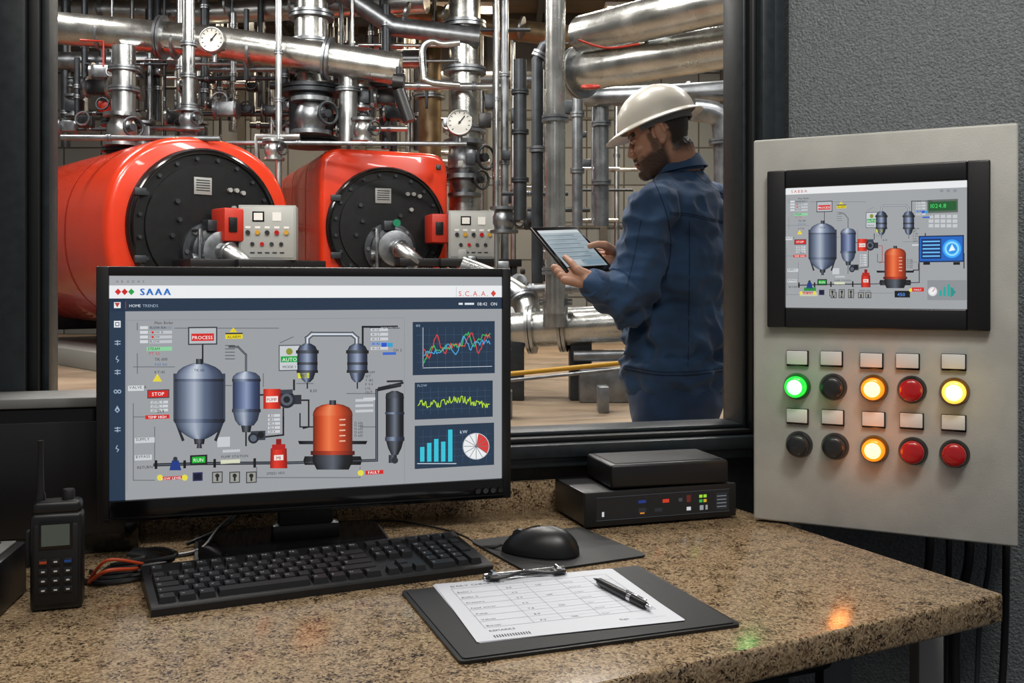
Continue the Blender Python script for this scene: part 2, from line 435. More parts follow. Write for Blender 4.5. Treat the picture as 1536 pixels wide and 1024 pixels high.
mb.prism(rrect(.28,.175,.02),.7575,.7600,M_gloss,MT@Matrix.Translation((MWd/2-.03,.045,0)))
mb.obj('housing',g)
mb=MB(); mb.box((MWd/2,.0035,(sz0+sz1)/2),(sx1-sx0+.002,.004,sz1-sz0+.002),M_gloss,MT); mb.obj('screen_panel',g)

def draw_process(D,k=1.0,full=True):
    GR='#1c1f24'; steel=['#2c3446','#6f7c92','#aab4c4','#5d6b84','#38435a','#232b3c']
    stl2=['#1d222c','#59647a','#8d99b0','#414d66','#242b3b','#14181f']
    dark=['#07080a','#3c4048','#5b616c','#1d2026','#0b0c0f']
    lc='#5c6168'; lw=1.1*k
    for pl in (((206,484),(206,495)),((262,492),(282,492)),((325,492),(392,492),(418,492)),((334,578),(348,578)),((232,640),(232,690)),((200,625),(254,625)),((200,605),(200,720),(232,720)),
               ((555,492),(600,492)),((420,514),(440,505)),((395,560),(395,580)),((445,575),(470,575)),((520,590),(565,590)),((565,590),(565,640)),((540,640),(565,640)),((385,700),(385,716),(540,716),(540,700)),((200,550),(262,550)),((206,530),(206,560))):
        D.line(pl,lw,lc,2)
    for i,y in enumerate((489,496,503,510)):
        D.rect(210,y,222,y+4.5,'#d6d9dc',3); D.rect(224,y,258,y+4.5,'#c3c7cc' if i else '#8f979f',3); D.text('FLOW RATE'[:7-i],225,y+4,3.4*1,'#22262c',5)
        D.circ(229,y+2.3,1.8,'#d8261e',6) if i in(1,2) else None
    D.text('Main Boiler',232,486,4,'#1e2126',5)
    D.rect(220,520,258,526,'#8ed3a0',3); D.text('STEAM',222,525,3.8,'#11331c',5); D.text('PT 02',224,532,4,'#cc2020',5)
    D.text('TK-100',232,541,4.4,'#1e2126',5); D.text('0.62 bar',232,548,3.6,'#2b5fa8',5)
    D.rect(282,490,326,517,'#3c4047',3); D.rect(284,492,324,515,'#b9bdc2',4); D.rect(287,500,321,511,'#d5241f',5); D.text('PROCESS',304,508.5,5,'#ffffff',7,'c'); D.line([(304,517),(304,545)],2.4*k,GR,3)
    D.poly([(350,491),(356,498),(344,498)],'#e6d21e',4); D.rect(338,499,364,508,'#e6d21e',4); D.rect(338,499,364,501,'#2a2c30',5); D.text('ALARM',351,507,4,'#222222',6,'c')
    D.tank(299,[(664,3),(672,4)],dark,4); D.tank(299,[(655,9),(666,7)],dark,4)
    for sx in(-1,1):
        D.poly([(299+sx*34,632),(299+sx*37,632),(299+sx*26,662),(299+sx*22,660)],'#23272f',4)
        D.rect(299+sx*37-2,560,299+sx*37+2,632,'#3a4150',4)
    D.tank(299,[(544,6),(546,14),(550,24),(555,31),(561,35),(568,36)],['#39435a','#8791a8','#c9d2de','#7c89a2','#4a566f','#2c3548'],5)
    D.tank(299,[(568,36.5),(572,36.5)],stl2,6)
    D.tank(299,[(572,36),(628,36)],steel,5); D.tank(299,[(628,37.5),(634,37.5)],stl2,6)
    D.tank(299,[(634,36),(641,33),(648,27),(654,18),(658,10)],steel,5)
    D.tank(299,[(538,5),(546,5)],dark,6); D.text('TK-101',299,557,4,'#20252f',7,'c')
    D.line([(344,520),(357,520),(369,532),(369,556)],3*k,GR,3); D.line([(344,520),(357,520),(369,532),(369,556)],1.2*k,'#6f7683',4)
    for y in(518,523,528,533,538): D.line([(338,y),(352,y)],1*k,'#2a2d33',4)
    D.tank(369.5,[(557,5),(559,14),(564,20),(568,21)],['#39435a','#8791a8','#c9d2de','#7c89a2','#4a566f','#2c3548'],5)
    D.tank(369.5,[(568,21.5),(572,21.5)],stl2,6); D.tank(369.5,[(572,20.5),(613,20.5)],['#1d2740','#56648a','#8c9abb','#3a4a70','#1d2740'],5); D.tank(369.5,[(613,21.5),(618,21.5)],stl2,6)
    D.tank(369.5,[(618,20),(630,17),(638,11)],steel,5); D.tank(369.5,[(638,8),(648,6)],dark,5); D.line([(369,648),(369,668)],2.4*k,GR,3)
    D.rect(376,646,398,660,'#343a45',4); D.circ(380,657,8*1,'#20242b',5); D.circ(380,657,5,'#5a6373',6); D.circ(391,652,5,'#15181d',6)
    D.line([(398,655),(425,652),(425,640),(425,625)],2.6*k,GR,3)
    D.poly([(236,560),(243,572),(229,572)],'#e8d640',4); D.text('KT:45',232,560,4,'#33363c',5)
    D.text('VALVE A',194,583,4,'#22262c',5); D.rect(192,578,216,586,'#d5d8db',3)
    D.rect(221,584,254,597,'#3c4047',3); D.rect(222.5,585.5,252.5,595.5,'#d5241f',4); D.text('STOP',237.5,593,5,'#ffffff',6,'c')
    for i,y in enumerate((601,607,613)): D.rect(226,y,252,y+4,'#cfd3d6',3); D.text('LEVEL %d'%i,228,y+3.6,3.2,'#33363c',5)
    D.text('23.4',236,619,4,'#22262c',5); D.rect(218,622,254,628,'#d5241f',4); D.text('TEMP HIGH',236,627,3.6,'#ffffff',6,'c')
    D.text('SUPPLY',204,661,4,'#1e2126',5); D.rect(202,656,232,664,'#cdd1d4',3); D.text('BYPASS',204,687,4,'#1e2126',5); D.rect(202,682,228,690,'#cdd1d4',3); D.text('RETURN',206,703,4,'#1e2126',5)
    D.line([(232,697),(300,695),(405,694)],5*k,GR,3); D.line([(232,697),(300,695),(405,694)],1.6*k,'#59606c',4)
    D.line([(430,694),(565,690),(565,585),(600,578)],4.2*k,GR,3); D.line([(430,694),(565,690),(565,585)],1.3*k,'#69717e',4)
    D.poly([(258,690),(268,690),(272,705),(254,705)],'#1f3a86',5); D.circ(263,688,3.4,'#2d333d',6)
    D.rect(285,682,311,697,'#1b1e22',5); D.rect(288,684.5,308,694,'#1fae33',6); D.text('RUN',298,692,5,'#dfffe0',8,'c')
    D.text('PUMP STATION',332,687,3.8,'#33363c',5); D.rect(331,689,360,695,'#d9dcc0',4)
    D.rect(334,674,360,678,'#c4c8cc',4); D.rect(326,655,345,670,'#c9cdd1',3)
    D.rect(232,690,236,703,'#111317',5); D.rect(275,690,279,702,'#111317',5); D.rect(320,688,324,701,'#111317',5); D.rect(380,687,384,701,'#111317',5)
    D.tank(418,[(672,12),(702,13)],['#8a1410','#e23a28','#c9281c','#7b120c'],5); D.rect(408,666,428,674,'#b3201a',6); D.rect(414,658,422,668,'#8a1410',5); D.rect(411,682,425,690,'#f1dcd6',7); D.text('M1',418,689,5,'#7b120c',9,'c')
    D.line([(370,592),(396,592)],2.6*k,GR,3)
    D.tank(408,[(583,13),(613,13)],['#a3180f','#ee4a33','#d52c1d','#94160e'],5); D.rect(399,594,417,603,'#f1e3df',7); D.text('PUMP',408,601,4.2,'#8a1410',9,'c')
    D.circ(430,599,13,'#22262d',5); D.circ(430,599,9,'#565e6b',6); D.circ(430,599,5,'#1a1d22',7); D.rect(440,592,452,606,'#2c3038',5); D.rect(421,584,439,590,'#3b414c',6)
    D.line([(441,570),(441,584)],3*k,GR,3); D.line([(452,600),(463,600),(463,640),(455,642)],2.4*k,'#b31f18' if not full else GR,3)
    D.line([(425,612),(425,640)],2.4*k,GR,3)
    for i,y in enumerate((621,627,633,639,645)): D.rect(402,y,420,y+4,'#d0d3d6',4); D.text('%d.%d'%(31+i*7,i),404,y+3.8,3.4,'#22262c',6)
    D.rect(418,517,451,556,'#50565f',3); D.rect(419.5,518.5,449.5,554.5,'#c9ced2',4); D.circ(434,527,5,'#8a8f30',5); D.rect(421,534,448,543,'#24a548',5); D.text('AUTO',434.5,541.5,5.2,'#ffffff',7,'c'); D.text('MODE 1',434,552,4,'#22262c',6,'c')
    D.rect(447,558,464,567,'#dfe22a',6); D.text('PSI',455.5,565.5,4.5,'#33361a',8,'c')
    pp=[(461,520),(461,507),(468,501),(528,501),(535,507),(535,520)]
    D.line(pp,7*k,'#14171c',3); D.line(pp,4.6*k,'#8e97a6',4); D.line(pp,1.6*k,'#e8ecf0',5)
    D.line([(544,520),(544,490),(570,490)],3*k,GR,3); D.line([(544,490),(596,489)],2*k,GR,3)
    for xc in(461,536):
        D.tank(xc,[(515,5),(519,12),(525,15)],stl2,6); D.tank(xc,[(525,17),(530,17)],dark,7); D.tank(xc,[(530,15),(555,15)],['#12151d','#5e6a86','#99a6bf','#38435d','#10131a'],6)
        D.tank(xc,[(543,15.4),(547,15.4)],dark,7); D.tank(xc,[(555,16),(559,16)],dark,7); D.tank(xc,[(559,12),(568,9),(573,4)],stl2,6)
        D.line([(xc,573),(xc,582)],2*k,GR,3)
    for i,y in enumerate((492,499,506,513,520)): D.rect(556,y,582,y+4.5,'#cdd1d5' if i!=3 else '#7fa0d8',4); D.text('AI %d.%d'%(i+1,(i*37)%10),558,y+4,3.4,'#22262c',6)
    D.rect(574,528,594,532,'#3c68c8',5); D.text('CH 2',590,527,4,'#22262c',6); D.rect(572,514,580,520,'#2656c8',6); D.rect(581,514,589,520,'#30a0d0',6)
    D.text('0.45 MPa',575,493,4,'#22262c',6)
    for i,y in enumerate((560,566,572,578,584,590)): D.text(('DRUM','SET','T 182','P 0.4','LVL','OUT')[i],548,y,3.6,'#2b2f36',6)
    D.rect(545,596,563,600,'#cfd3d6',4)
    D.tank(499,[(697,42),(690,44),(684,42)],dark,4,12)
    D.tank(499,[(664,50),(661,52),(666,50)],['#0c0d10','#33363d','#4c515a','#26292f','#0c0d10'],4)
    D.tank(499,[(704,24),(692,30),(680,30)],dark,5)
    D.tank(499,[(682,33),(676,33)],['#3a100a','#8f2a16','#c2472a','#8f2a16','#3a100a'],6)
    D.tank(499,[(605,5),(607,16),(611,25),(617,29),(623,30)],['#6e1e0c','#d2552c','#f08a5a','#d9582e','#a93a1a','#64200e'],7)
    D.tank(499,[(623,29.5),(676,29.5)],['#5e1a0a','#c8481f','#ef7a48','#d5512a','#a5371a','#5a1c0c'],7)
    D.tank(499,[(600,5),(607,5)],dark,8)
    for i in range(5): D.rect(509,628+i*8,518,630+i*8,'#e9b9a0',9)
    D.line([(470,640),(450,640),(450,620)],2*k,GR,3)
    for y in(636,640,645,650,655): D.text('TI %d'%y,531,y,3.4,'#22262c',6)
    D.rect(289,708,304,721,'#2a2d5c',5); D.rect(291,710,302,719,'#11132c',6)
    for x in(318,344,369):
        D.rect(x,707,x+16,724,'#3b3e42',5); D.rect(x+1.5,708.5,x+14.5,722.5,'#9a9b94',6); D.circ(x+8,713,3.2,'#26282c',7); D.rect(x+6.5,714,x+9.5,721,'#26282c',7)
    D.circ(240,716,4.5,'#e6dc4a',5); D.circ(277,716,4.5,'#e6dc4a',5); D.rect(244,714,273,719,'#c9302a',6); D.text('LOW LEVEL',258,718.6,3.6,'#ffffff',8,'c')
    D.circ(541,709,4.5,'#e6dc4a',5); D.rect(548,705,575,711,'#d5241f',5); D.text('FAULT',561,710,4,'#ffffff',7,'c')
    D.text('SPEED 1450',400,712,3.8,'#3a3e45',5); D.text('8.20',465,588,4,'#22262c',6)
    if full:
        D.line([(568,582),(604,574)],3.2*k,GR,3); D.rect(580,570,604,573,'#2b2f36',4); D.rect(584,576,602,579,'#2b2f36',4)
        D.tank(592,[(586,4),(590,13),(597,14)],dark,5); D.tank(592,[(597,13.5),(655,13.5)],['#060709','#30353e','#6b7380','#1a1d23','#050607'],5)
        D.tank(592,[(655,14.5),(661,14.5)],stl2,6); D.tank(592,[(661,13),(672,10),(682,5)],dark,5); D.tank(589,[(682,6),(694,6)],dark,6); D.circ(592,690,5,'#2a2e36',7); D.tank(592,[(618,14.5),(621,14.5)],stl2,6)
        for y in(598,606,614): D.rect(533,y,560,y+4,'#c6cace',4)

O=MT@V3((0,.0012,0)); D=Draw(O,mu,(0,0,1))
D.raw([(sx0,sz0),(sx1,sz0),(sx1,sz1),(sx0,sz1)],[(0,1,2,3)],hx('#9da0a4'),0)
def vof(py,px=165): return D.uv(px,py)[1]
vA,vB,vC=vof(428),vof(447.5),vof(467)
D.raw([(sx0,vA),(sx1,vA),(sx1,sz1),(sx0,sz1)],[(0,1,2,3)],hx('#a8abaf'),1)
D.raw([(sx0,vB),(sx1,vB),(sx1,vA),(sx0,vA)],[(0,1,2,3)],hx('#eef0f2'),1)
D.raw([(sx0,vC),(sx1,vC),(sx1,vB),(sx0,vB)],[(0,1,2,3)],hx('#22344a'),1)
us=D.uv(188,600)[0]
D.raw([(sx0,sz0),(us,sz0),(us,vB),(sx0,vB)],[(0,1,2,3)],hx('#24364d'),1)
for i,x in enumerate((174,182,190,198,206,214)): D.text('ABADAS'[i],x,424,4,'#6c7178',3)
for x,c in((177,'#d8262c'),(187,'#c9241f'),(197,'#28a048')): D.poly([(x-4.8,437.5),(x,432.5),(x+4.8,437.5),(x,442.5)],c,3)
D.text('SAAA',210,442.5,10,'#2a6fc4',4,sp=.2,bold=True)
D.text('S.C.A.A.',688,444,7.5,'#d6453c',4,sp=.2); D.poly([(736,440),(740,435),(744,440),(740,445)],'#d6453c',4); D.rect(684,430,684.8,446,'#c8ccd0',3)
D.text('HOME',194,460.5,4.2,'#dbe4ee',3); D.text('TRENDS',214,460.5,4.2,'#9fb2c8',3); D.text('08:42',716,458,4.6,'#e8eef4',3); D.text('ON',736,458,4.6,'#e8eef4',3); D.rect(688,454,694,457,'#dfe7ef',3); D.rect(697,454,711,457,'#dfe7ef',3)
D.rect(188,452,188.8,463,'#c0302a',3)
D.rect(171,453,181,462,'#e8edf2',3); D.poly([(172,454),(180,454),(176,461)],'#c0392b',4)
D.frame(171,481,181,491,2,'#e6ebf0',3); D.rect(174,484,178,488,'#e6ebf0',4)
for i,y in enumerate((514,538,558,587,614,644,672)):
    if i in(0,2,5): D.rect(172,y-3,181,y-1.6,'#9fb2c8',4); D.rect(172,y+1,181,y+2.4,'#9fb2c8',4); D.rect(175.6,y-4,177,y+4,'#9fb2c8',4)
    elif i==3: D.circ(173.5,y,3,'#9fb2c8',4); D.circ(179,y,3,'#9fb2c8',4); D.circ(173.5,y,1.6,'#24364d',5); D.circ(179,y,1.6,'#24364d',5)
    elif i==4: D.poly([(176,y-6),(180,y+1),(176,y+5),(172,y+1)],'#9fb2c8',4); D.circ(176,y+1,1.6,'#24364d',5)
    else: D.line([(176,y-4),(174,y),(178,y+2),(176,y+5)],1.3,'#9fb2c8',4)
draw_process(D)
D.frame(190,478,607,738,.7,'#8b8f95',2)
def chartbg(x0,y0,x1,y1):
    D.rect(x0,y0,x1,y1,'#20344b',3)
    for i in range(1,10): xx=x0+(x1-x0)*i/10; D.rect(xx,y0+8,xx+.6,y1-6,'#35506c',4)
    for i in range(1,5): yy=y0+6+(y1-y0-12)*i/5; D.rect(x0+6,yy,x1-4,yy+.6,'#35506c',4)
chartbg(619,482,742,561); chartbg(622,572,739,627); chartbg(622,636,741,700)
D.rect(634,491,634.8,550,'#cfd8e2',5); D.rect(634,550,738,550.8,'#cfd8e2',5)
for c,ph,am,b0,sl in(('#d8463c',0,17,525,-.16),('#41b861',1.4,12,530,-.28),('#4aa8e0',2.6,14,532,-.22)):
    pts=[]
    for i in range(53):
        x=636+i*1.9; y=b0+sl*(x-636)+am*math.sin(i*.47+ph)*(.45+.55*math.sin(i*.19+ph))+R.uniform(-4,4); pts.append((x,max(493,min(548,y))))
    D.line(pts,1.3,c,6)
pts=[(627+i*1.15,602+(4*math.sin(i*.09))+R.uniform(-6,6)) for i in range(94)]; D.line(pts,1.2,'#b8e02e',6)
for i,hgt in enumerate((22,28,34,30,48)): D.rect(630+i*10.5,692-hgt,636.5+i*10.5,692,'#36c3da',6)
D.line([(626,695),(684,695)],1,'#cfe2ee',6)
D.circ(714,669,20,'#c8ccd2',5); D.circ(714,669,18.8,'#eef0f2',6); D.circ(714,669,18.8,'#d83a34',7,a0=-35,a1=80)
for a in range(0,360,30): D.line([(714,669),(714+18.8*math.cos(math.radians(a)),669+18.8*math.sin(math.radians(a)))],.8,'#6d7278',8)
D.text('kW',690,650,5,'#cfe2ee',6); D.text('100',624,490,3.6,'#9fb4ca',6); D.text('FLOW',626,580,3.6,'#9fb4ca',6)
D.obj('screen_display',M_scr,g)

# ================================================================== KEYBOARD
KB=Matrix.Translation((-.436,1.203,.75))@RZ(25)
g=group('keyboard',KB@V3((.22,.075,0)))
mb=MB()
KW,KD=.452,.156; pit=.0191
def prismx(mb,prof,x0,x1,m,T):
    n=len(prof); vs=[(x0,p[0],p[1]) for p in prof]+[(x1,p[0],p[1]) for p in prof]
    mb.add(vs,[list(range(n))[::-1],[n+i for i in range(n)]]+[(i,(i+1)%n,n+(i+1)%n,n+i) for i in range(n)],m,T)
prismx(mb,[(0,.0005),(0,.009),(.004,.012),(KD-.004,.024),(KD,.022),(KD,.0005)],0,KW,M_blk,KB)
mb.obj('base',g)
kb=MB(); leg=Draw((KB@V3((0,0,.0))),(1,0,0),(0,1,0))
slope=.012/(KD-.008)
def ztop(y): return .012+(y-.004)*slope
def key(x,y,wu,ch=None,h=1.0):
    w_=wu*pit-.0022; d=h*pit-.0022; X0=.009+x*pit; Y0=y
    zb=ztop(Y0)-.001; zt=ztop(Y0+d/2)+.0075; i=.002
    vs=[(X0,Y0,zb),(X0+w_,Y0,zb),(X0+w_,Y0+d,zb),(X0,Y0+d,zb),(X0+i,Y0+i*.8,zt-.0012),(X0+w_-i,Y0+i*.8,zt-.0012),(X0+w_-i,Y0+d-i*.6,zt),(X0+i,Y0+d-i*.6,zt)]
    kb.add(vs,[(3,2,1,0),(4,5,6,7),(0,1,5,4),(1,2,6,5),(2,3,7,6),(3,0,4,7)],M_key,KB)
    if ch:
        sc=.0045/.7; u=X0+i+.002; v=Y0+d*.42
        for c_ in ch:
            if c_ in GL:
                gg=GL[c_]; o=len(leg.vs)
                for q in gg[0]:
                    yy=v+q[1]*sc; leg.vs.append(KB@V3((u+q[0]*sc,yy,zt-.0012+(yy-Y0)/d*.0012+.0002))); leg.cs.append(hx('#b9bcc0'))
                for f in gg[1]: leg.fs.append([k_+o for k_ in f])
                u+=(gg[2]+.1)*sc
rows=[[('c',1.25),('w',1.25),('a',1.25),('',6.25),('A',1.25),('F',1.25),('M',1.25),('c',1.25)],
      [('S',2.25)]+[(c,1) for c in 'ZXCVBNM']+[('.',1),('.',1),('/',1),('S',2.75)],
      [('C',1.75)]+[(c,1) for c in 'ASDFGHJKL']+[(':',1),('-',1),('E',2.25)],
      [('T',1.5)]+[(c,1) for c in 'QWERTYUIOP']+[('-',1),('+',1),('/',1.5)],
      [('-',1)]+[(c,1) for c in '1234567890']+[('-',1),('+',1),('B',2)]]
y=.010
for r_,row in enumerate(rows):
    x=0
    for ch,w_ in row: key(x,y,w_,ch or None); x+=w_
    if r_==0:
        for i in range(3): key(15.35+i,y,1)
        key(18.65,y,2,'0'); key(20.65,y,1,'.')
    elif r_==1:
        key(16.35,y,1)
        for i,c in enumerate('123'): key(18.65+i,y,1,c)
        key(21.65,y-pit,1,None,2)
    elif r_==2:
        for i,c in enumerate('456'): key(18.65+i,y,1,c)
    else:
        for i in range(3): key(15.35+i,y,1,'DEP'[i] if r_==3 else 'IHP'[i])
        for i,c in enumerate('789' if r_==3 else 'N/-'): key(18.65+i,y,1,c)
        if r_==3: key(21.65,y-pit,1,None,2)
        else: key(21.65,y,1)
    y+=pit
y+=.008
key(0,y,1,'E')
for gi in range(3):
    for i in range(4): key(2+gi*4.5+i,y,1,'F%d'%(gi*4+i+1))
for i in range(3): key(15.35+i,y,1)
for i in range(4): key(18.65+i,y,1)
kb.obj('keys',g)
leg.obj('key_legends',M_print,g)

# ================================================================== MOUSE PAD + MOUSE
PT=Matrix.Translation((.068,1.515,.75))@RZ(27)
mb=MB(); mb.prism(rrect(.200,.195,.012),.0003,.0035,M_blk2,PT); mb.obj('mouse_pad')
MO=Matrix.Translation((.042,1.487,.7537))@RZ(160)
mb=MB(); vs=[];fs=[];n1,n2=28,16
for i in range(n2+1):
    t=math.pi*i/n2
    for k in range(n1):
        a=2*math.pi*k/n1; st=max(math.sin(t),1e-3)
        x=.060*math.copysign(abs(math.cos(a))**.85,math.cos(a))*st; yw=.033*math.copysign(abs(math.sin(a))**.85,math.sin(a))*st*(1-.12*math.cos(a*2)*.5)
        z=math.cos(t); z=z*.038*(1-.25*(x/.058)) if z>0 else z*.0
        vs.append((x,yw*(1+.08*(-x/.058)),z+.001))
for i in range(n2):
    for k in range(n1):
        k2=(k+1)%n1; fs.append((i*n1+k,(i+1)*n1+k,(i+1)*n1+k2,i*n1+k2))
mb.add(vs,fs,M_blk,MO)
mb.cyl((.034,-.004,.0235),(.034,.004,.0235),.0088,M_dsteel,T=MO,seg=20)
mb.tube([MO@V3((x,0,.0392*math.sqrt(max(0,1-(x/.06)**2))*(1-.25*x/.058)+.0008)) for x in (.05,.045,.02,.01,.0)],.0007,M_gloss,6)
mb.obj('computer_mouse')
mb=MB()
mb.tube(crom([MO@V3((.0605,0,.006)),MO@V3((.085,.0,-.001)),P(700,806,1.585)*1,V3((-.11,1.63,.7525)),V3((-.2,1.69,.753)),V3((-.3,1.68,.753))],8),.0017,M_blk,8)
mb.obj('mouse_cable')
mb=MB()
mb.tube(crom([V3((-.50,1.53,.7545)),V3((-.46,1.55,.77)),V3((-.42,1.5,.80)),V3((-.38,1.56,.83))],8),.003,M_blk,8)
mb.tube(crom([V3((-.53,1.45,.7545)),V3((-.47,1.49,.755)),V3((-.45,1.54,.78)),V3((-.40,1.58,.82))],8),.0035,M_blk,8)
for k in range(5):
    mb.tube(crom([V3((-.60+.02*k,1.36+.012*k,.7545+.003*k)),V3((-.55,1.33+.01*k,.7545+.003*k)),V3((-.49+.006*k,1.37,.7545+.006*k)),V3((-.50,1.43,.757+.004*k)),V3((-.56,1.45+.006*k,.76))],8),.0035,M_blk,8)
mb.tube(crom([V3((-.565,1.33,.756)),V3((-.535,1.315,.775)),V3((-.51,1.35,.768)),V3((-.53,1.40,.758))],8),.0025,M_orange,8)
mb.tube(crom([V3((-.57,1.345,.756)),V3((-.54,1.33,.785)),V3((-.505,1.36,.772)),V3((-.52,1.41,.758))],8),.0022,M_orange,8)
mb.obj('cable_bundle')

# ================================================================== CLIPBOARD
CT=Matrix.Translation((.0624,1.234,.75))@RZ(20)
g=group('clipboard',CT@V3((0,0,0)))
mb=MB()
mb.prism(rrect(.345,.262,.006),.0003,.004,M_blk,CT); mb.prism(rrect(.335,.252,.005),.004,.0052,M_blk2,CT)
ct2=CT@Matrix.Translation((-.005,.018,0))@RZ(-2)
mb.obj('board',g)
mb=MB()
for i in range(4):
    T2=ct2@RZ(-i*.5)@Matrix.Translation((.0,-i*.0006,0))
    mb.prism([(-.128,-.112),(.125,-.112),(.125,.112),(-.128,.112)],.0053+i*.0003,.0055+i*.0003,M_paper,T2)
mb.obj('paper_sheets',g)
pr=Draw(V3((0,0,.7566)),(1,0,0),(0,1,0)); T2=ct2
def prq(x0,y0,x1,y1,c='#99a0a9'):
    o=len(pr.vs)
    for q in((x0,y0),(x1,y0),(x1,y1),(x0,y1)): pr.vs.append(T2@V3((q[0],q[1],.0067))); pr.cs.append(hx(c))
    pr.fs.append([o,o+1,o+2,o+3])
def prt(t,x,y,h,c='#5a626c'):
    sc=h/.7
    for ch in t:
        if ch in GL:
            gg=GL[ch]; o=len(pr.vs)
            for q in gg[0]: pr.vs.append(T2@V3((x+q[0]*sc,y+q[1]*sc,.0067))); pr.cs.append(hx(c))
            for f in gg[1]: pr.fs.append([k_+o for k_ in f])
            x+=(gg[2]+.1)*sc
        else: x+=.35*sc
for y in(.085,.062,.040,.018,-.004,-.026,-.048,-.070): prq(-.110,y,.108,y+.0007)
for y in(.073,.051,.029,.007,-.015,-.037,-.059): prq(-.048,y,.104,y+.0004,'#b4bac2')
for x in(-.110,-.05,-.012,.035,.075,.1075): prq(x,-.070,x+.0006,.0855)
prt('DAILY CHECK LIST',-.108,.092,.006)
for i,y in enumerate((.066,.044,.022,0,-.022,-.044,-.066)):
    prt(('Boiler 1','Boiler 2','Pressure','Feed water','Pump','Valves','Burner')[i],-.106,y,.0045); prt('%d.%d'%(3+i,i*2%10),-.04,y,.0045); 
    if i%2==0: prt('OK',.0,y,.0045)
    prt(('normal','checked','stable','normal','test','closed','clean')[i],.038,y,.0036,'#7c838c')
prt('REMARKS',-.108,-.084,.005); prt('Sign',.05,-.094,.005); prq(.07,-.096,.108,-.0955)
for x in range(14): prq(-.108+x*.0032,-.104,-.1065+x*.0032,-.096,'#3c434c')
pr.obj('printed_form',M_print,g)
mb=MB(); cc=ct2@Matrix.Translation((.0,.106,.0068))
mb.box((0,.004,.001),(.118,.014,.002),M_chrome,cc,.0008)
mb.tube(crom([(-.055,.0,.003),(-.052,-.008,.005),(-.03,-.010,.006),(0,-.004,.009),(.03,-.010,.006),(.052,-.008,.005),(.055,0,.003)],5),.0022,M_blk,8,cc)
mb.cyl((-.058,.006,.005),(.058,.006,.005),.0032,M_chrome,T=cc,seg=12)
for sx in(-1,1): mb.box((sx*.046,.0,.005),(.016,.018,.006),M_blk,cc,.002); mb.cyl((sx*.046,-.006,.009),(sx*.046,.006,.009),.0035,M_chrome,T=cc,seg=12)
mb.obj('spring_clip',g)
p0=V3((.1085,1.322,.7627)); p1=V3((.168,1.204,.7617)); d=(p1-p0).normalized()
mb=MB(); q=lambda t:p0+(p1-p0)*t
mb.tube([q(0),q(.03),q(.1)],[.0008,.0016,.0038],M_chrome,14)
mb.tube([q(.1),q(.12),q(.62),q(.64)],[.0042,.0050,.0053,.0050],M_blk,16)
mb.tube([q(.64),q(.70)],[.0054,.0054],M_chrome,16); mb.tube([q(.70),q(.9),q(.92)],[.0050,.0046,.004],M_blk,16); mb.tube([q(.92),q(1.0)],[.0026,.0026],M_chrome,12)
mb.box((0,0,0),(.0025,.045,.0015),M_chrome,Matrix.Translation(q(.76)+V3((0,0,.0065)))@Matrix.Rotation(math.atan2(d.y,d.x)-math.pi/2,4,'Z'),.0005)
mb.obj('ballpoint_pen')

# ================================================================== EQUIPMENT BOXES
BT=Matrix.Translation((.120,1.638,.75))@RZ(18)
g=group('network_switch',BT@V3((.135,.07,0)))
mb=MB(); mb.box((.140,.0725,.0325),(.28,.14,.055),M_blk,BT,.003); mb.box((.140,.0015,.0325),(.282,.008,.057),M_blk2,BT,.002)
for x in(.02,.25):
    for y in(.02,.12): mb.cyl((x,y,0.0002),(x,y,.006),.008,M_blk2,T=BT)
mb.obj('case',g)
Ob=BT@V3((0.005,-.003,0)); ub=(BT.to_3x3()@V3((1,0,0))); D=Draw(Ob,ub,(0,0,1))
def dr(D,x0,z0,x1,z1,c,L=2): D.raw([(x0,z0),(x1,z0),(x1,z1),(x0,z1)],[(0,1,2,3)],hx(c),L)
dr(D,.014,.014,.262,.052,'#0b0d10',0)
for (a,b_,c,d_,cc_) in ((.014,.0135,.262,.0142,'#3d4248'),(.014,.0515,.262,.0522,'#3d4248'),(.09,.038,.104,.043,'#16307a'),(.135,.036,.147,.042,'#c9331f'),(.165,.036,.172,.042,'#3a3f46'),
    (.18,.034,.188,.046,'#5a1c18'),(.204,.040,.210,.045,'#9edb30'),(.212,.040,.218,.045,'#9edb30'),(.204,.032,.210,.037,'#2fa84a'),(.212,.032,.218,.037,'#d0a020'),
    (.09,.022,.104,.030,'#20242a'),(.12,.022,.134,.028,'#20242a'),(.18,.020,.188,.026,'#c9ccd0'),(.205,.019,.212,.027,'#8f949a'),(.216,.019,.220,.027,'#8f949a'),(.236,.018,.258,.046,'#1c2025'),(.024,.020,.028,.028,'#c9ccd0')):
    dr(D,a,b_,c,d_,cc_,1)
for z in(.022,.028,.034,.040): dr(D,.238,z,.256,z+.0012,'#7d8288',3)
dr(D,.093,.020,.101,.0225,'#d0822a',3)
D.obj('indicator_panel',M_scr,g)
BT2=Matrix.Translation((.168,1.660,.811))@RZ(15)
mb=MB(); mb.box((.105,.0625,.0215),(.215,.125,.040),M_blk,BT2,.005,3); mb.box((.105,.0625,.0418),(.195,.105,.0016),M_blk2,BT2,.0005)
for x in(.02,.19):
    for y in(.02,.11): mb.cyl((x,y,-.0005),(x,y,.003),.007,M_blk2,T=BT2)
mb.obj('media_converter_box')

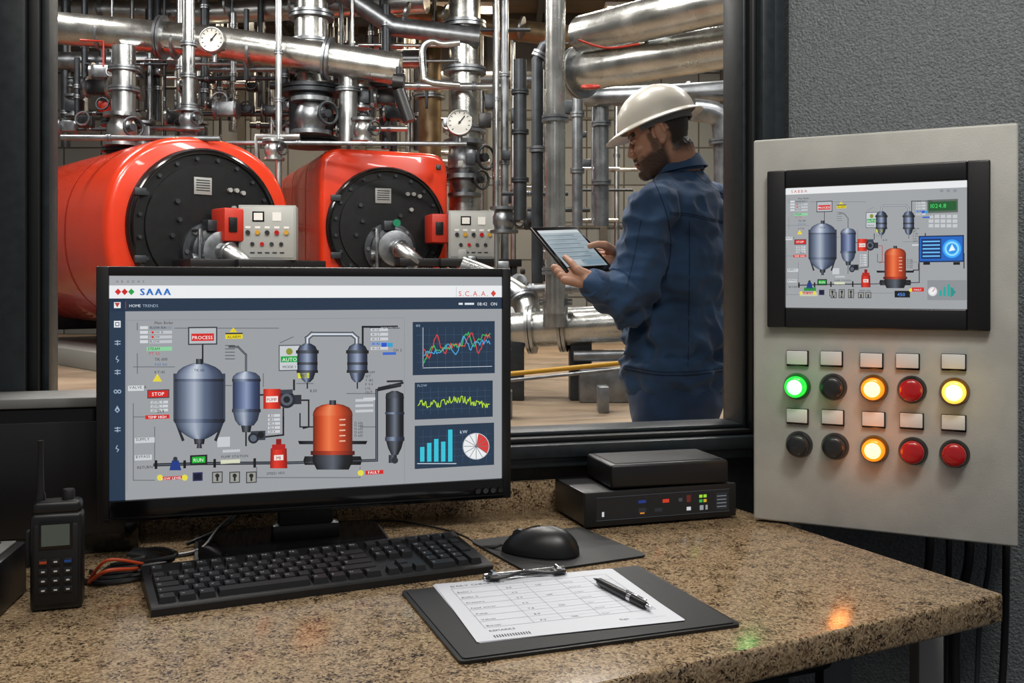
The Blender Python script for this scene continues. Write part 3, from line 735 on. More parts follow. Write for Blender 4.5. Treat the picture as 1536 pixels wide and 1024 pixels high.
# ================================================================== CONTROL PANEL
pl=V3((.412,1.70,0)); prr=V3((.770,1.514,0)); pu=(prr-pl).normalized(); PWd=(prr-pl).length; pang=math.degrees(math.atan2(pu.y,pu.x))
PTm=Matrix.Translation(pl)@RZ(pang); pn=V3((pu.y,-pu.x,0)) 
if pn.y>0: pn=-pn
g=group('control_panel',(pl+prr)/2+V3((0,0,1.08)))
mb=MB(); Zb,Zt=.7535,1.40
mb.box((PWd/2,.115,(Zb+Zt)/2),(PWd-.008,.205,Zt-Zb-.008),M_panel,PTm,.003)
mb.box((PWd/2,.0085,(Zb+Zt)/2),(PWd,.017,Zt-Zb),M_panel,PTm,.004,3)
mb.obj('enclosure',g)
def pp_(px,py):
    q=rayplane(px,py,pl,pn)-pl; return q.dot(pu),q.z
h0=pp_(1153,376)[0];h1=pp_(1486,370)[0];hz0=pp_(1153,490)[1];hz1=pp_(1153,258)[1]
mb=MB()
s0x,s1x=pp_(1180,370)[0],pp_(1451,370)[0]; s0z,s1z=pp_(1181,461)[1],pp_(1181,283)[1]
mb.box(((h0+h1)/2,-.003,(hz0+hz1)/2),(h1-h0,.006,hz1-hz0),M_gloss,PTm,.002)
for (a,b_,c,d_) in((h0,s0x,hz0,hz1),(s1x,h1,hz0,hz1),(s0x,s1x,s1z,hz1),(s0x,s1x,hz0,s0z)):
    mb.box(((a+b_)/2,-.0075,(c+d_)/2),(b_-a,.011,d_-c),M_blk,PTm,.0025,3)
mb.obj('display_bezel',g)
tf=lambda x,y:(1071+.545*x,335+(y-545)*.61)
O=PTm@V3((0,-.0064,0)); D=Draw(O,pu,(0,0,1),None); D.N=pn
Dm=D
def lc_(px,py): q=rayplane(px,py,O,pn)-O; return q.dot(pu),q.z
Dm.raw([(s0x,s0z),(s1x,s0z),(s1x,s1z),(s0x,s1z)],[(0,1,2,3)],hx('#a2a5a8'),0)
va=lc_(1181,292)[1]; Dm.raw([(s0x,va),(s1x,va),(s1x,s1z),(s0x,s1z)],[(0,1,2,3)],hx('#eceeef'),1)
Dm.text('SABBA',1187,289.5,4.2,'#c23a34',3,sp=.3); 
for i in range(3): Dm.rect(1410+i*10,284,1415+i*10,288,'#8a9098',3)
D2=Draw(O,pu,(0,0,1),tf); D2.N=pn; draw_process(D2,.62,False)
Dm.rect(1391,299,1437,319,'#5e6660',4); Dm.rect(1393,302,1435,316,'#1c5a2c',5); Dm.text('1024.8',1396,312,6,'#49e070',7)
for r_ in range(3):
    for c_ in range(5): Dm.rect(1393+c_*9,322+r_*7,1400+c_*9,327+r_*7,'#c8cbce',4)
Dm.line([(1388,350),(1388,360)],1.5,'#1c1f24',3)
Dm.rect(1378,353,1446,393,'#12305c',4); Dm.rect(1380,355,1444,391,'#1c66c4',5); Dm.rect(1382,358,1412,388,'#0d2f66',6)
for i in range(5): Dm.rect(1384,361+i*5.5,1410,363+i*5.5,'#6fc4ff',7)
Dm.circ(1428,373,14,'#39a8ff',7); Dm.circ(1428,373,11,'#8fe0ff',8); Dm.circ(1428,373,8,'#2f96ee',9); Dm.poly([(1428,366),(1433,375),(1423,377)],'#e8fbff',10)
Dm.line([(1378,395),(1378,405),(1370,405)],1.5,'#1c1f24',3); Dm.line([(1446,380),(1446,402)],1.5,'#1c1f24',3); Dm.rect(1385,393,1395,397,'#111111',5); Dm.rect(1430,393,1440,397,'#111111',5)
Dm.rect(1391,420,1450,450,'#8e9296',3); Dm.circ(1399,437,7,'#d7dadd',4); Dm.circ(1399,437,5,'#f0f2f3',5); Dm.line([(1399,437),(1402,433)],1,'#c0302a',6)
for i,hh in enumerate((9,14,18,13)): Dm.rect(1409+i*6,444-hh,1413+i*6,444,'#2aa8a0',5)
Dm.poly([(1426,430),(1434,438),(1426,446)],'#2f8f88',5)
for i,x in enumerate((1246,1258,1272,1287,1298)): Dm.rect(x,438,x+9,447,'#45484c',4); Dm.rect(x+1,439,x+8,446,'#9a9b94',5); Dm.rect(x+3.5,441,x+5.5,446,'#26282c',6)
Dm.rect(1342,436,1365,446,'#0e1013',4); Dm.text('450',1346,444,5,'#5fa0ff',6); Dm.rect(1368,431,1386,437,'#d5241f',4); Dm.rect(1206,431,1224,436,'#2b8f3c',5); Dm.rect(1200,439,1226,444,'#c9ccb0',4)
o=len(Dm.vs); Dm.vs+=D2.vs; Dm.cs+=D2.cs; Dm.fs+=[[i+o for i in f] for f in D2.fs]
Dm.obj('display_screen',M_scr,g)
def lampmat(n,c,e,s): return mat(n,c,.22,emis=e,estr=s,coat=.5)
L_g=lampmat('lamp_green','#1ed03a','#1fe03e',1.1); L_a=lampmat('lamp_amber','#f08a1c','#ff7f14',1.3); L_y=lampmat('lamp_yellow','#f0d060','#ffd050',1.0)
L_r=mat('button_red','#a31418',.25,coat=.5,emis='#a01014',estr=.06); L_k=mat('button_black','#1f2224',.35,coat=.2)
L_go=mat('green_lens_core','#c8ffd0',.2,emis='#b8ffc4',estr=1.3); L_ao=mat('amber_lens_core','#ffd9a0',.2,emis='#ffe0a8',estr=1.4); L_yo=mat('yellow_lens_core','#fff0b0',.2,emis='#fff4c0',estr=1.4)
rings={1:mat('bezel_green','#1c7a2c',.3,.2),2:mat('bezel_dark','#3a3c3c',.3,.7),3:mat('bezel_brass','#a0742c',.25,.8)}
spec=[(1193,579,L_g,1,'#27f04a'),(1247,580,L_k,2,None),(1308,582,L_a,3,'#ff8a1e'),(1365,584,L_r,2,None),(1429,587,L_y,3,'#ffd860'),
      (1196,666,L_k,2,None),(1250,669,L_k,2,None),(1309,673,L_a,3,'#ff8a1e'),(1367,676,L_r,2,None),(1429,680,L_r,2,None)]
mb=MB()
for (x,y,mm,rg,em) in spec:
    a,z=pp_(x+3,y)
    ax=(0,-1,0)
    mb.lathe([(.0222,0),(.0222,.002),(.0205,.006),(.0190,.010)],(a,0,z),ax,rings[rg] if mm is not L_k else L_k,T=PTm)
    mb.lathe([(.0175,.008),(.0175,.020),(.0168,.022),(.0150,.0235),(.010,.0248),(.0,.0252)],(a,0,z),ax,mm,T=PTm)
    if mm in(L_g,L_a,L_y): mb.lathe([(.0125,.0243),(.0095,.0256),(.006,.0263),(0,.0266)],(a,0,z),ax,L_go if mm is L_g else (L_ao if mm is L_a else L_yo),T=PTm)
    if em:
        li=bpy.data.lights.new('lamp_glow','POINT'); li.energy={L_g:.022,L_a:.07,L_y:.03}[mm]; li.color=hx(em)[:3]; li.shadow_soft_size=.015
        lo=bpy.data.objects.new('lamp_glow',li); lo.location=PTm@V3((a,-.042,z)); link(lo,g)
mb.obj('push_buttons',g)
mb=MB()
for (x,y) in((1197,537),(1248,538),(1308,541),(1362,542),(1431,543),(1197,624),(1250,626),(1311,629),(1368,631),(1431,634)):
    a,z=pp_(x,y); mb.box((a,-.0025,z),(.036,.005,.0265),M_gloss,PTm,.001); mb.box((a-.0006,-.0055,z+.0012),(.0335,.003,.0225),M_label,PTm,.001)
mb.obj('label_plates',g)
mb=MB()
for i,(a,r_,m_) in enumerate(((.27,.007,M_blk),(.30,.005,M_blk),(.33,.008,M_blk),(.36,.004,M_dsteel),(.385,.006,M_blk))):
    b0=PTm@V3((a,.10,.758)); mb.tube(crom([b0,b0+V3((.0,0,-.06)),b0+V3((.012*math.sin(i*2),.03,-.2)),b0+V3((.01*math.cos(i),.02,-.45)),b0+V3((.02*math.sin(i*3),.0,-.75))],8),r_,m_,10)
    mb.cyl(b0+V3((0,0,-.02)),b0+V3((0,0,.0)),r_*1.8,M_dsteel)
mb.obj('panel_cables')

# ================================================================== LEFT CABINET, RADIO
mb=MB()
s1=(-.60)/math.cos(AL)
wb(mb,-1.7,s1,-.135,-.04,.7503,.972,M_gloss,.004); wb(mb,-1.72,s1+.006,-.155,-.037,.972,.987,M_ledge,.003)
wb(mb,-1.6,s1-.02,-.139,-.134,.78,.95,M_blk,.002)
mb.obj('equipment_cabinet')
mb=MB(); XT=Matrix.Translation((-.70,1.235,.75))@RZ(10)
mb.box((0,0,.034),(.15,.12,.066),M_blk,XT,.004); mb.box((.0,0,.0685),(.13,.10,.003),M_ledge,XT,.001); mb.box((0,0,.071),(.10,.08,.002),M_blk,XT,.0008)
mb.obj('junction_box')
g=group('two_way_radio',(-.569,1.232,.75)); mb=MB(); RT_=Matrix.Translation((-.568,1.245,.7503))@RZ(18)
mb.box((0,0,.060),(.060,.034,.120),M_blk,RT_,.006,3); mb.box((0,-.004,.058),(.052,.034,.100),M_blk2,RT_,.004)
mb.box((0,.002,.125),(.056,.030,.018),M_blk,RT_,.006,3)
mb.tube([(-.02,.004,.128),(-.02,.004,.140),(-.02,.004,.145),(-.02,.004,.198),(-.02,.004,.208)],[.0062,.006,.0042,.0030,.0036],M_blk,14,RT_)
mb.lathe([(.0075,0),(.0075,.012),(.006,.014)],(.012,.004,.132),(0,0,1),M_blk2,T=RT_)
mb.box((0,-.0205,.094),(.038,.003,.034),M_gloss,RT_,.001)
mb.box((0,-.0223,.0945),(.032,.001,.026),mat('radio_lcd','#5a655f',.2),RT_)
for r_ in range(4):
    for c_ in range(3): mb.box((-.014+c_*.014,-.0215,.062-r_*.0115),(.0105,.003,.0075),M_key,RT_,.001)
mb.box((-.014,-.0233,.062),(.008,.001,.003),M_orange,RT_); mb.box((.014,-.0233,.062),(.008,.001,.003),M_blue,RT_)
mb.box((-.033,0,.075),(.006,.016,.045),M_blk2,RT_,.002)
for r_ in range(4):
    for c_ in range(3): mb.box((-.014+c_*.014,-.0233,.062-r_*.0115),(.004,.0008,.0018),M_label,RT_)
mb.obj('radio_body',g)

# ================================================================== BOILER ROOM
XL,XR,YB,ZC=-13,7,24,7.4
mb=MB(); mb.prism([(-13,-1.2),(-3.2,.95),(CR.x,CR.y+.02),(XR,1.0),(XR,YB),(XL,YB)],-.12,-.001,M_conc); mb.obj('floor.001')
mb=MB(); mb.box(((XL+XR)/2,YB+.1,ZC/2),(XR-XL,.2,ZC),M_bwall)
for i in range(7):
    x=XL+.7+i*2.9; mb.box((x,YB-.06,ZC/2),(.18,.12,ZC),M_beam)
for z in(2.6,5.2): mb.box(((XL+XR)/2,YB-.02,z),(XR-XL,.04,.06),M_beam)
mb.obj('wall_far')
mb=MB(); mb.box((XR+.1,12.5,ZC/2),(.2,23,ZC),M_bwall)
for i in range(12): mb.box((XR-.03,3+i*1.8,ZC/2),(.06,.08,ZC),M_beam)
for z in(.9,1.8,2.7,3.6,4.5): mb.box((XR-.01,12.5,z),(.02,23,.03),M_beam)
mb.obj('wall_side_right')
mb=MB(); mb.box((XL-.1,12,ZC/2),(.2,24,ZC),M_bwall); mb.obj('wall_side_left')
mb=MB(); mb.box(((XL+XR)/2,14,ZC+.1),(XR-XL,20,.2),M_ceil)
for i in range(9): mb.box(((XL+XR)/2,6+i*2.1,ZC-.14),(XR-XL,.14,.28),M_beam)
for i in range(7): mb.box((XL+2+i*2.9,14,ZC-.3),(.12,20,.2),M_beam)
mb.obj('ceiling.001')

def boiler(name,pos,a,L,hw,hh,expo,Rd,dz,bx,bz):
    g=group(name,pos); T=Matrix.Translation(pos)@RZ(a); mb=MB(); n=64
    def sect(y,s):
        out=[]
        for k in range(n):
            t=2*math.pi*k/n; c,s_=math.cos(t),math.sin(t)
            out.append((hw*s*math.copysign(abs(c)**(2/expo),c),y,hh*s*math.copysign(abs(s_)**(2/expo),s_)))
        return out
    secs=[(0,.93),(.01,.955),(.04,.98),(.09,.995),(.15,1.0),(L-.1,1.0),(L,.96)]
    vs=[];fs=[]
    for y,s in secs: vs+=sect(y,s)
    for i in range(len(secs)-1):
        for k in range(n): k2=(k+1)%n; fs.append((i*n+k,i*n+k2,(i+1)*n+k2,(i+1)*n+k))
    fs.append(list(range(n))); fs.append([(len(secs)-1)*n+k for k in range(n)])
    mb.add(vs,fs,M_red,T)
    for y in(.30*L,.62*L,.85*L):
        vs=sect(y,1.004)+sect(y+.05,1.004); mb.add(vs,[(k,(k+1)%n,n+(k+1)%n,n+k) for k in range(n)],M_redp,T)
    for y in(.35,L-.6):
        mb.box((0,y,-hh-.08+.12),(hw*1.5,.25,.4),M_dsteel,T,.02)
        for sx in(-1,1): mb.box((sx*hw*.62,y,(-hh-pos[2])/2-.0),(.16,.2,pos[2]-hh+.02+.3),M_dsteel,T)
    mb.box((0,L/2-.2,-pos[2]+.13),(hw*1.9,L+.4,.26),M_cab,T,.01)
    mb.obj('shell',g)
    mb=MB(); f=(0,-1,0)
    mb.lathe([(Rd,0),(Rd,.10),(Rd*.985,.13),(Rd*.93,.14),(Rd*.92,.10),(Rd*.80,.10),(Rd*.79,.13),(Rd*.3,.135),(.001,.135)],(0,.03,dz),f,M_door,64,T)
    mb.torus((0,-.09,dz),f,Rd*.955,.03,M_gloss,64,8,T)
    for k in range(20):
        t=2*math.pi*(k+.5)/20; mb.cyl((Rd*.865*math.cos(t),-.06,dz+Rd*.865*math.sin(t)),(Rd*.865*math.cos(t),-.11,dz+Rd*.865*math.sin(t)),.028,M_dsteel,T=T,seg=8)
    for sz in(.45,-.45): mb.box((-Rd*.86,-.12,dz+sz),(.16,.05,.10),M_dsteel,T,.01)
    mb.box((-.08,-.112,dz+Rd*.52),(.26,.015,.24),M_cab,T,.004); 
    for i in range(5): mb.box((-.08,-.122,dz+Rd*.52+.08-i*.035),(.2,.004,.012),M_dsteel,T)
    for q in((.32,.55),(.42,.55),(.52,.52),(-.45,.35),(-.42,.1),(-.52,-.12),(.2,.2),(.38,.3)): mb.cyl((q[0],-.10,dz+q[1]),(q[0],-.15,dz+q[1]),.032,M_cab if q[0]>.25 else M_dsteel,T=T,seg=12)
    mb.obj('door',g)
    mb=MB(); bzc=dz-.34
    mb.lathe([(.42,0),(.42,.08),(.34,.10),(.34,.22),(.30,.25)],(.02,-.10,bzc),f,M_dsteel,32,T)
    mb.lathe([(.24,0),(.24,.12),(.28,.13),(.28,.2),(.2,.22)],(.02,-.32,bzc),f,M_steel2,28,T)
    for k in range(8):
        t=2*math.pi*k/8; mb.cyl((.02+.37*math.cos(t),-.17,bzc+.37*math.sin(t)),(.02+.37*math.cos(t),-.22,bzc+.37*math.sin(t)),.03,M_steel,T=T,seg=8)
    mb.tube(crom([(.02,-.5,bzc),(.05,-.62,bzc-.02),(.16,-.72,bzc-.12),(.3,-.72,bzc-.25)],6),.13,M_steel,20,T)
    mb.torus((.06,-.62,bzc-.02),(.3,-1,-.3),.13,.025,M_steel2,24,8,T)
    mb.tube([(-.25,-.2,bzc+.3),(-.25,-.4,bzc+.3),(-.25,-.4,bzc-.3)],.035,M_steel2,10,T); mb.box((-.05,-.3,bzc+.36),(.18,.2,.16),M_dsteel,T,.02); mb.cyl((.05,-.42,bzc+.4),(.05,-.46,bzc+.4),.06,mat('green_dial','#1f7a58',.3),T=T)
    mb.cyl((-.2,-.3,bzc-.1),(-.34,-.3,bzc-.1),.08,M_steel2,T=T)
    mb.box((bx-.52,-.42,bz),(.3,.42,.46),M_redp,T,.03)
    mb.box((bx-.55,-.64,bz),(.12,.03,.2),M_door,T,.01)
    mb.obj('burner',g)
    mb=MB()
    TB=T@Matrix.Translation((bx,-.62,bz-.10))@RZ(-a+8)
    mb.box((0,0,0),(.78,.42,.76),M_cab,TB,.012); mb.box((0,-.213,0),(.72,.012,.70),M_cabd,TB,.006)
    mb.box((-.12,-.222,.22),(.16,.008,.14),M_gloss,TB); mb.box((-.12,-.228,.22),(.12,.006,.10),M_white,TB)
    mb.box((.13,-.222,.22),(.12,.008,.12),M_white,TB)
    for i in range(5): mb.cyl((-.26+i*.13,-.215,.0),(-.26+i*.13,-.25,.0),.032,(L_k,M_yel,L_k,L_r,M_yel)[i],T=TB,seg=14); mb.box((-.26+i*.13,-.222,.07),(.07,.006,.03),M_white,TB)
    for i in range(4): mb.cyl((-.20+i*.13,-.215,-.16),(-.20+i*.13,-.24,-.16),.028,(L_k,L_r,M_dsteel,L_k)[i],T=TB,seg=14)
    for i in range(5): mb.box((-.2+i*.1,-.222,-.28),(.06,.004,.02),M_dsteel,TB)
    mb.obj('burner_control_box',g)
    mb=MB(); zp=bz-.10-.38
    mb.box((bx+.05,-.60,zp-.06),(1.35,.7,.12),M_blk,T,.01); mb.box((bx-.75,-.55,zp-.06),(1.0,.6,.12),M_blk,T,.01)
    hgt=pos[2]+zp-.12
    for sx in(-1.1,-.4,.62):
        for sy in(-.85,-.35): mb.box((bx+sx,sy,zp-.12-hgt/2),(.09,.09,hgt),M_dsteel,T)
    mb.obj('burner_stand',g)
    return g
boiler('boiler',(-4.32,14.0,1.92),42,5.2,1.38,1.34,2.35,1.12,.05,.66,.08)
boiler('boiler.001',(-2.02,16.0,2.05),22,4.2,1.06,1.30,9.0,.98,.04,1.24,.02)

# ---- pipes
def pipe(mb,pts,rpx,m,seg=20,n=0,fl=(),flm=None,band=0):
    w_=[P(*p) for p in pts]; r=rpx*sum(p[2] for p in pts)/len(pts)/F
    path=crom(w_,n) if n else w_
    mb.tube(path,r,m,seg)
    for t in fl:
        i=min(int(t*(len(w_)-1)),len(w_)-2); f=t*(len(w_)-1)-i; c=w_[i].lerp(w_[i+1],f); d=(w_[i+1]-w_[i]).normalized()
        th=max(.03,r*.18); mb.cyl(c-d*th*1.1,c-d*th*.15,r*1.35,flm or M_steel2,seg=seg); mb.cyl(c+d*th*.15,c+d*th*1.1,r*1.35,flm or M_steel2,seg=seg)
    if band:
        L=(w_[-1]-w_[0]).length; k=int(L/band)
        for j in range(1,k):
            c=w_[0].lerp(w_[-1],j/k); d=(w_[-1]-w_[0]).normalized(); mb.cyl(c-d*.02,c+d*.02,r*1.025,M_steel2,seg=seg)
    return r
def one(name,*specs):
    mb=MB()
    for s_ in specs:
        a,k=(s_[0],s_[1]) if isinstance(s_[-1],dict) else (s_,{})
        pipe(mb,*a,**k)
    return mb.obj(name)
one('insulated_duct',(([(40,38,15.5),(330,64,15.5),(600,104,15.5)],24,M_alu,32),dict(fl=(.35,.8),band=1.0)))
one('insulated_duct',(([(60,12,19),(300,20,19),(640,2,18)],17,M_steel,24),dict(band=1.2)))
one('insulated_duct',(([(60,92,18),(400,92,18),(640,88,18)],14,M_steel2,24),dict(band=1.4)))
one('insulated_duct',(([(560,6,19),(760,44,19),(900,60,18)],16,M_warm,24),dict(band=1.3)))
one('insulated_duct',(([(500,-20,17),(590,40,17),(720,56,17)],15,M_steel2,24),dict(band=1.3)))
one('insulated_duct',(([(640,120,20),(900,120,20)],13,M_steel2,20),dict(band=1.4)))
one('ventilation_duct',(([(875,52,11),(960,32,10.2),(1180,-20,9)],31,M_alu,32),dict(band=.8)))
one('ventilation_duct',(([(850,112,11.4),(960,92,10.6),(1200,52,9.5)],31,M_alu,32),dict(fl=(.1,),band=.8)))
one('ventilation_duct',(([(880,146,13),(1000,142,12.5),(1200,128,12)],15,M_steel2,20),dict(band=1.2)))
one('ventilation_duct',(([(1040,165,12),(1075,172,12),(1086,200,12),(1088,330,12)],17,M_steel2,24),dict(n=5,fl=(.7,))))
one('steam_riser',(([(186,240,15.2),(186,70,15.2)],17,M_steel,24),dict(fl=(.25,.62,.8))),(([(183,235,15.0),(183,180,15.0)],22,M_dsteel,24),dict(fl=(.2,.9),flm=M_dsteel)))
one('steam_riser',(([(283,225,14.6),(283,-40,14.6)],9,M_steel,16),dict(fl=(.1,.25,.42,.6))))
one('flue_stack',(([(467,220,16.2),(467,-60,16.2)],25,M_alu,32),dict(fl=(.42,.55,.7,.8),flm=M_steel2)),(([(467,218,16.0),(467,132,16.0)],33,M_dsteel,32),dict(fl=(.05,.95),flm=M_dsteel)))
one('steam_riser',(([(440,96,15.6),(492,84,15.6),(516,92,15.6),(522,115,15.6),(522,215,15.6)],14,M_steel,24),dict(n=5,fl=(.6,.8))))
one('steam_riser',(([(418,330,15.0),(418,-30,15.0)],5,M_steel,12),dict(fl=(.3,.5,.7))))
one('flue_stack',(([(697,430,17.2),(697,-60,17.2)],24,M_alu,32),dict(fl=(.33,.36,.48,.66,.8))))
one('steam_riser',(([(645,240,18),(645,50,18)],17,M_warm,24),dict(fl=(.5,))))
one('steam_riser',(([(636,120,14.8),(634,75,14.8),(648,62,14.8),(664,66,14.8),(690,64,14.8)],5,M_steel,14),dict(n=5)),(([(636,118,14.8),(650,124,14.8),(690,128,14.8)],5,M_steel,14),dict(n=5)))
one('steam_riser',(([(745,400,15.5),(745,-20,15.5)],4,M_steel,12),dict(fl=(.3,.6))))
one('steam_riser',(([(757,420,16),(757,-20,16)],6,M_steel2,14),dict(fl=(.4,.7))))
one('steam_riser',(([(780,330,14.5),(780,90,14.5)],10,M_dsteel,18),dict(fl=(.25,.55,.8),flm=M_dsteel)))
one('steam_riser',(([(833,470,9.8),(833,-60,9.8)],15,M_alu,28),dict(fl=(.12,.55))))
one('steam_riser',(([(806,425,11),(806,90,11),(816,70,11),(832,64,11)],9,M_dsteel,18),dict(fl=(.2,.45))))
one('steam_riser',(([(866,340,12.5),(866,60,12.5)],8,M_steel2,16),dict(fl=(.3,.6))))
one('steam_riser',(([(902,340,13),(902,120,13)],11,M_steel2,20),dict(fl=(.3,.7))))
for x,Y in((722,20),(770,21),(925,20),(612,20),(590,18.5)): one('steam_riser',(([(x,470,Y),(x,40,Y)],R.choice((4,6,8)),R.choice((M_steel,M_steel2,M_dsteel)),14),dict(fl=(.3,.55,.75))))
mb=MB()
for i in range(75):
    x=R.uniform(95,660); Y=R.uniform(16.6,21.5); y1=R.uniform(120,240); y0=R.uniform(-60,90)
    m_=R.choice((M_steel,M_steel2,M_dsteel,M_dsteel,M_dsteel)); pipe(mb,[(x,y1,Y),(x,y0,Y)],R.uniform(1.8,7),m_,10,fl=(R.uniform(.1,.4),R.uniform(.5,.9)))
for i in range(34):
    x=R.uniform(95,600); Y=R.uniform(16.4,20); y=R.uniform(60,205); L=R.uniform(50,190)
    pipe(mb,[(x,y,Y),(x+L,y+R.uniform(-2,2),Y)],R.uniform(1.8,6),R.choice((M_steel,M_dsteel,M_steel2,M_dsteel)),10,fl=(.2,.7))
for i in range(22):
    x=R.uniform(600,900); Y=R.uniform(14.5,21); y=R.uniform(40,440); L=R.uniform(30,100)
    pipe(mb,[(x,y,Y),(x+L,y,Y)],R.uniform(1.6,4),R.choice((M_steel,M_dsteel,M_steel2)),10,fl=(.4,))
for i in range(9):
    x=R.uniform(700,900); Y=R.uniform(14,21); y1=R.uniform(300,470); pipe(mb,[(x,y1,Y),(x,R.uniform(0,200),Y)],R.uniform(1.6,4),R.choice((M_steel,M_dsteel,M_steel2)),10,fl=(.3,.6))
for i in range(60):
    x=R.uniform(95,600); y=R.uniform(95,205); Y=R.uniform(15.8,18); c=P(x,y,Y); s_=R.uniform(.08,.2)
    mb.box(c,(s_*1.5,s_,s_*1.2),(M_redp if i==6 else M_blue if i==9 else (M_dsteel,M_dsteel,M_blk,M_steel2,M_dsteel,M_cab,M_steel2,M_dsteel,M_blk,M_dsteel)[i%10]),None,.02)
    if i%3==0: mb.torus(c+V3((0,-s_,s_*.2)),(0,-1,.2),s_*.7,s_*.12,(M_dsteel,M_steel2,M_dsteel,M_redp if i==9 else M_steel2)[(i//3)%4],16,6)
    else: mb.lathe([(s_*.9,-s_),(s_*.9,-s_*.8),(s_*.5,-s_*.7),(s_*.5,s_*.7),(s_*.9,s_*.8),(s_*.9,s_)],c,(0,0,1) if i%2 else (1,0,0),M_steel2 if i%4 else M_steel,14)
for i in range(26):
    x=R.uniform(600,920); y=R.uniform(150,430); Y=R.uniform(14.8,17); c=P(x,y,Y); s_=R.uniform(.06,.16)
    mb.box(c,(s_*1.3,s_,s_*1.5),R.choice((M_dsteel,M_steel2,M_cab,M_blk)),None,.02)
pipe(mb,[(868,60,9.5),(910,72,9.5),(960,66,9.5)],1.6,M_redp,10,5); mb.torus(P(886,130,9.5),(0,-.3,1),.08,.015,M_redp,20,8)
pipe(mb,[(120,60,14.5),(155,62,14.5),(155,100,14.5)],1.6,M_redp,10)
pipe(mb,[(92,206,14),(330,208,14)],4,M_steel2,12,fl=(.3,.7)); pipe(mb,[(340,214,15),(700,216,15)],3.5,M_steel2,12,fl=(.3,.6)); pipe(mb,[(385,240,15),(385,205,15),(450,205,15)],5,M_steel,12)
mb.obj('small_bore_pipework')
for (x,y,Y,s_) in((697,240,16.9,1.5),(697,272,16.9,1.2),(467,175,15.5,1.3),(283,180,14.4,.7),(183,195,14.7,1.1),(545,195,15.2,.8),(410,225,15,.7),(756,330,15,.9)):
    mb=MB(); c=P(x,y,Y); r=.16*s_
    mb.lathe([(r*1.5,-.22*s_),(r*1.5,-.17*s_),(r*.9,-.16*s_),(r*1.2,-.05*s_),(r*1.2,.05*s_),(r*.9,.16*s_),(r*1.5,.17*s_),(r*1.5,.22*s_)],c,(0,0,1),R.choice((M_steel2,M_steel)),24)
    mb.cyl(c,c+V3((.25*s_,-.25*s_,0)),r*.3,M_dsteel,seg=12); mb.torus(c+V3((.25*s_,-.25*s_,0)),(1,-1,0),r*.8,r*.12,M_dsteel,24,8)
    mb.obj('gate_valve')
mb=MB(); mb.cyl(P(598,135,15.2),P(614,182,15.2),.10,M_blk,seg=16); mb.cyl(P(590,122,15.2),P(606,124,15.2),.13,M_blk,seg=16); mb.cyl(P(598,100,15.2),P(598,140,15.2),.04,M_dsteel,seg=12); mb.obj('hall_floodlight_housing')
def gauge(x,y,Y,rpx,nm):
    mb=MB(); c=P(x,y,Y); r=rpx*Y/F
    mb.lathe([(r,0),(r,.10),(r*.93,.13),(r*.88,.13),(r*.88,.105),(.001,.105)],c,(0,-1,0),M_steel,36)
    mb.lathe([(r*.88,.106),(.001,.107)],c,(0,-1,0),M_glassface,36)
    for k in range(11):
        a=math.radians(225-27*k); e=V3((math.cos(a),0,math.sin(a))); mb.cyl(c+V3((0,-.108,0))+e*r*.66,c+V3((0,-.108,0))+e*r*.80,r*.03,M_blk,seg=5)
    e=V3((math.cos(.9),0,math.sin(.9))); mb.cyl(c+V3((0,-.112,0))-e*r*.15,c+V3((0,-.112,0))+e*r*.6,r*.045,M_blk,seg=6); mb.cyl(c+V3((0,-.10,0)),c+V3((0,-.118,0)),r*.1,M_blk,seg=12)
    mb.cyl(c+V3((0,.02,-r*1.6)),c+V3((0,.02,-r*.8)),r*.18,M_steel2,seg=12); mb.cyl(c,c+V3((0,.45,0)),r*.2,M_steel2,seg=12)
    mb.obj(nm)
gauge(321,62,14.0,19.5,'pressure_gauge'); gauge(690,185,15.9,20,'pressure_gauge.001'); gauge(672,188,16.4,8,'pressure_gauge.002')
mb=MB()
pipe(mb,[(700,500,10.3),(935,486,10.0)],27,M_alu,32,fl=(.28,.42,.62),flm=M_steel)
pipe(mb,[(833,440,9.9),(833,490,9.9)],19,M_steel,24,fl=(.25,),flm=M_steel2)
for x in(770,870): c=P(x,0,10.2); mb.box((c.x,c.y,.30),(.22,.3,.60),M_dsteel,None,.01)
mb.obj('feed_water_main')
mb=MB()
pipe(mb,[(690,400,11),(740,420,11),(785,448,10.8),(795,480,10.6)],17,M_steel,24,5,fl=(.4,.7),flm=M_steel2)
pipe(mb,[(740,436,12),(930,430,12)],7,M_steel2,16,fl=(.3,.6)); pipe(mb,[(760,470,12),(940,462,12)],5,M_steel,14)
mb.box(P(745,452,11.6),(.6,.3,.35),M_steel2,None,.05); mb.cyl(P(745,452,11.6),P(745,577.9,11.6),.09,M_dsteel)
for i in range(5):
    c=P(735+i*14,430+R.uniform(-18,22),11.4); mb.lathe([(.1,-.05),(.1,.05),(.05,.06),(.05,.12)],c,(.3,-1,.4),M_steel2,14)
mb.obj('feed_water_pump')
mb=MB()
pipe(mb,[(690,568,8.6),(945,543,9.2)],3.6,M_yel,20); pipe(mb,[(690,578,8.5),(945,552,9.1)],2.6,M_steel2,14); 
for x,Y in((760,8.7),(905,9.1)):
    c=P(x,560,Y); mb.box((c.x,c.y+.05,.12),(.10,.2,.24),M_steel2,None,.01)
mb.obj('yellow_gas_line')
mb=MB(); pipe(mb,[(860,534,10),(960,532,10)],9,M_steel2,16); mb.box((P(905,0,10).x,10,.17),(.5,.3,.34),M_steel2,None,.02); mb.obj('drain_pump')
mb=MB(); mb.box((P(560,0,13.2).x,13.2,.4),(.5,.4,.8),M_cab,None,.02); mb.obj('floor_cabinet')
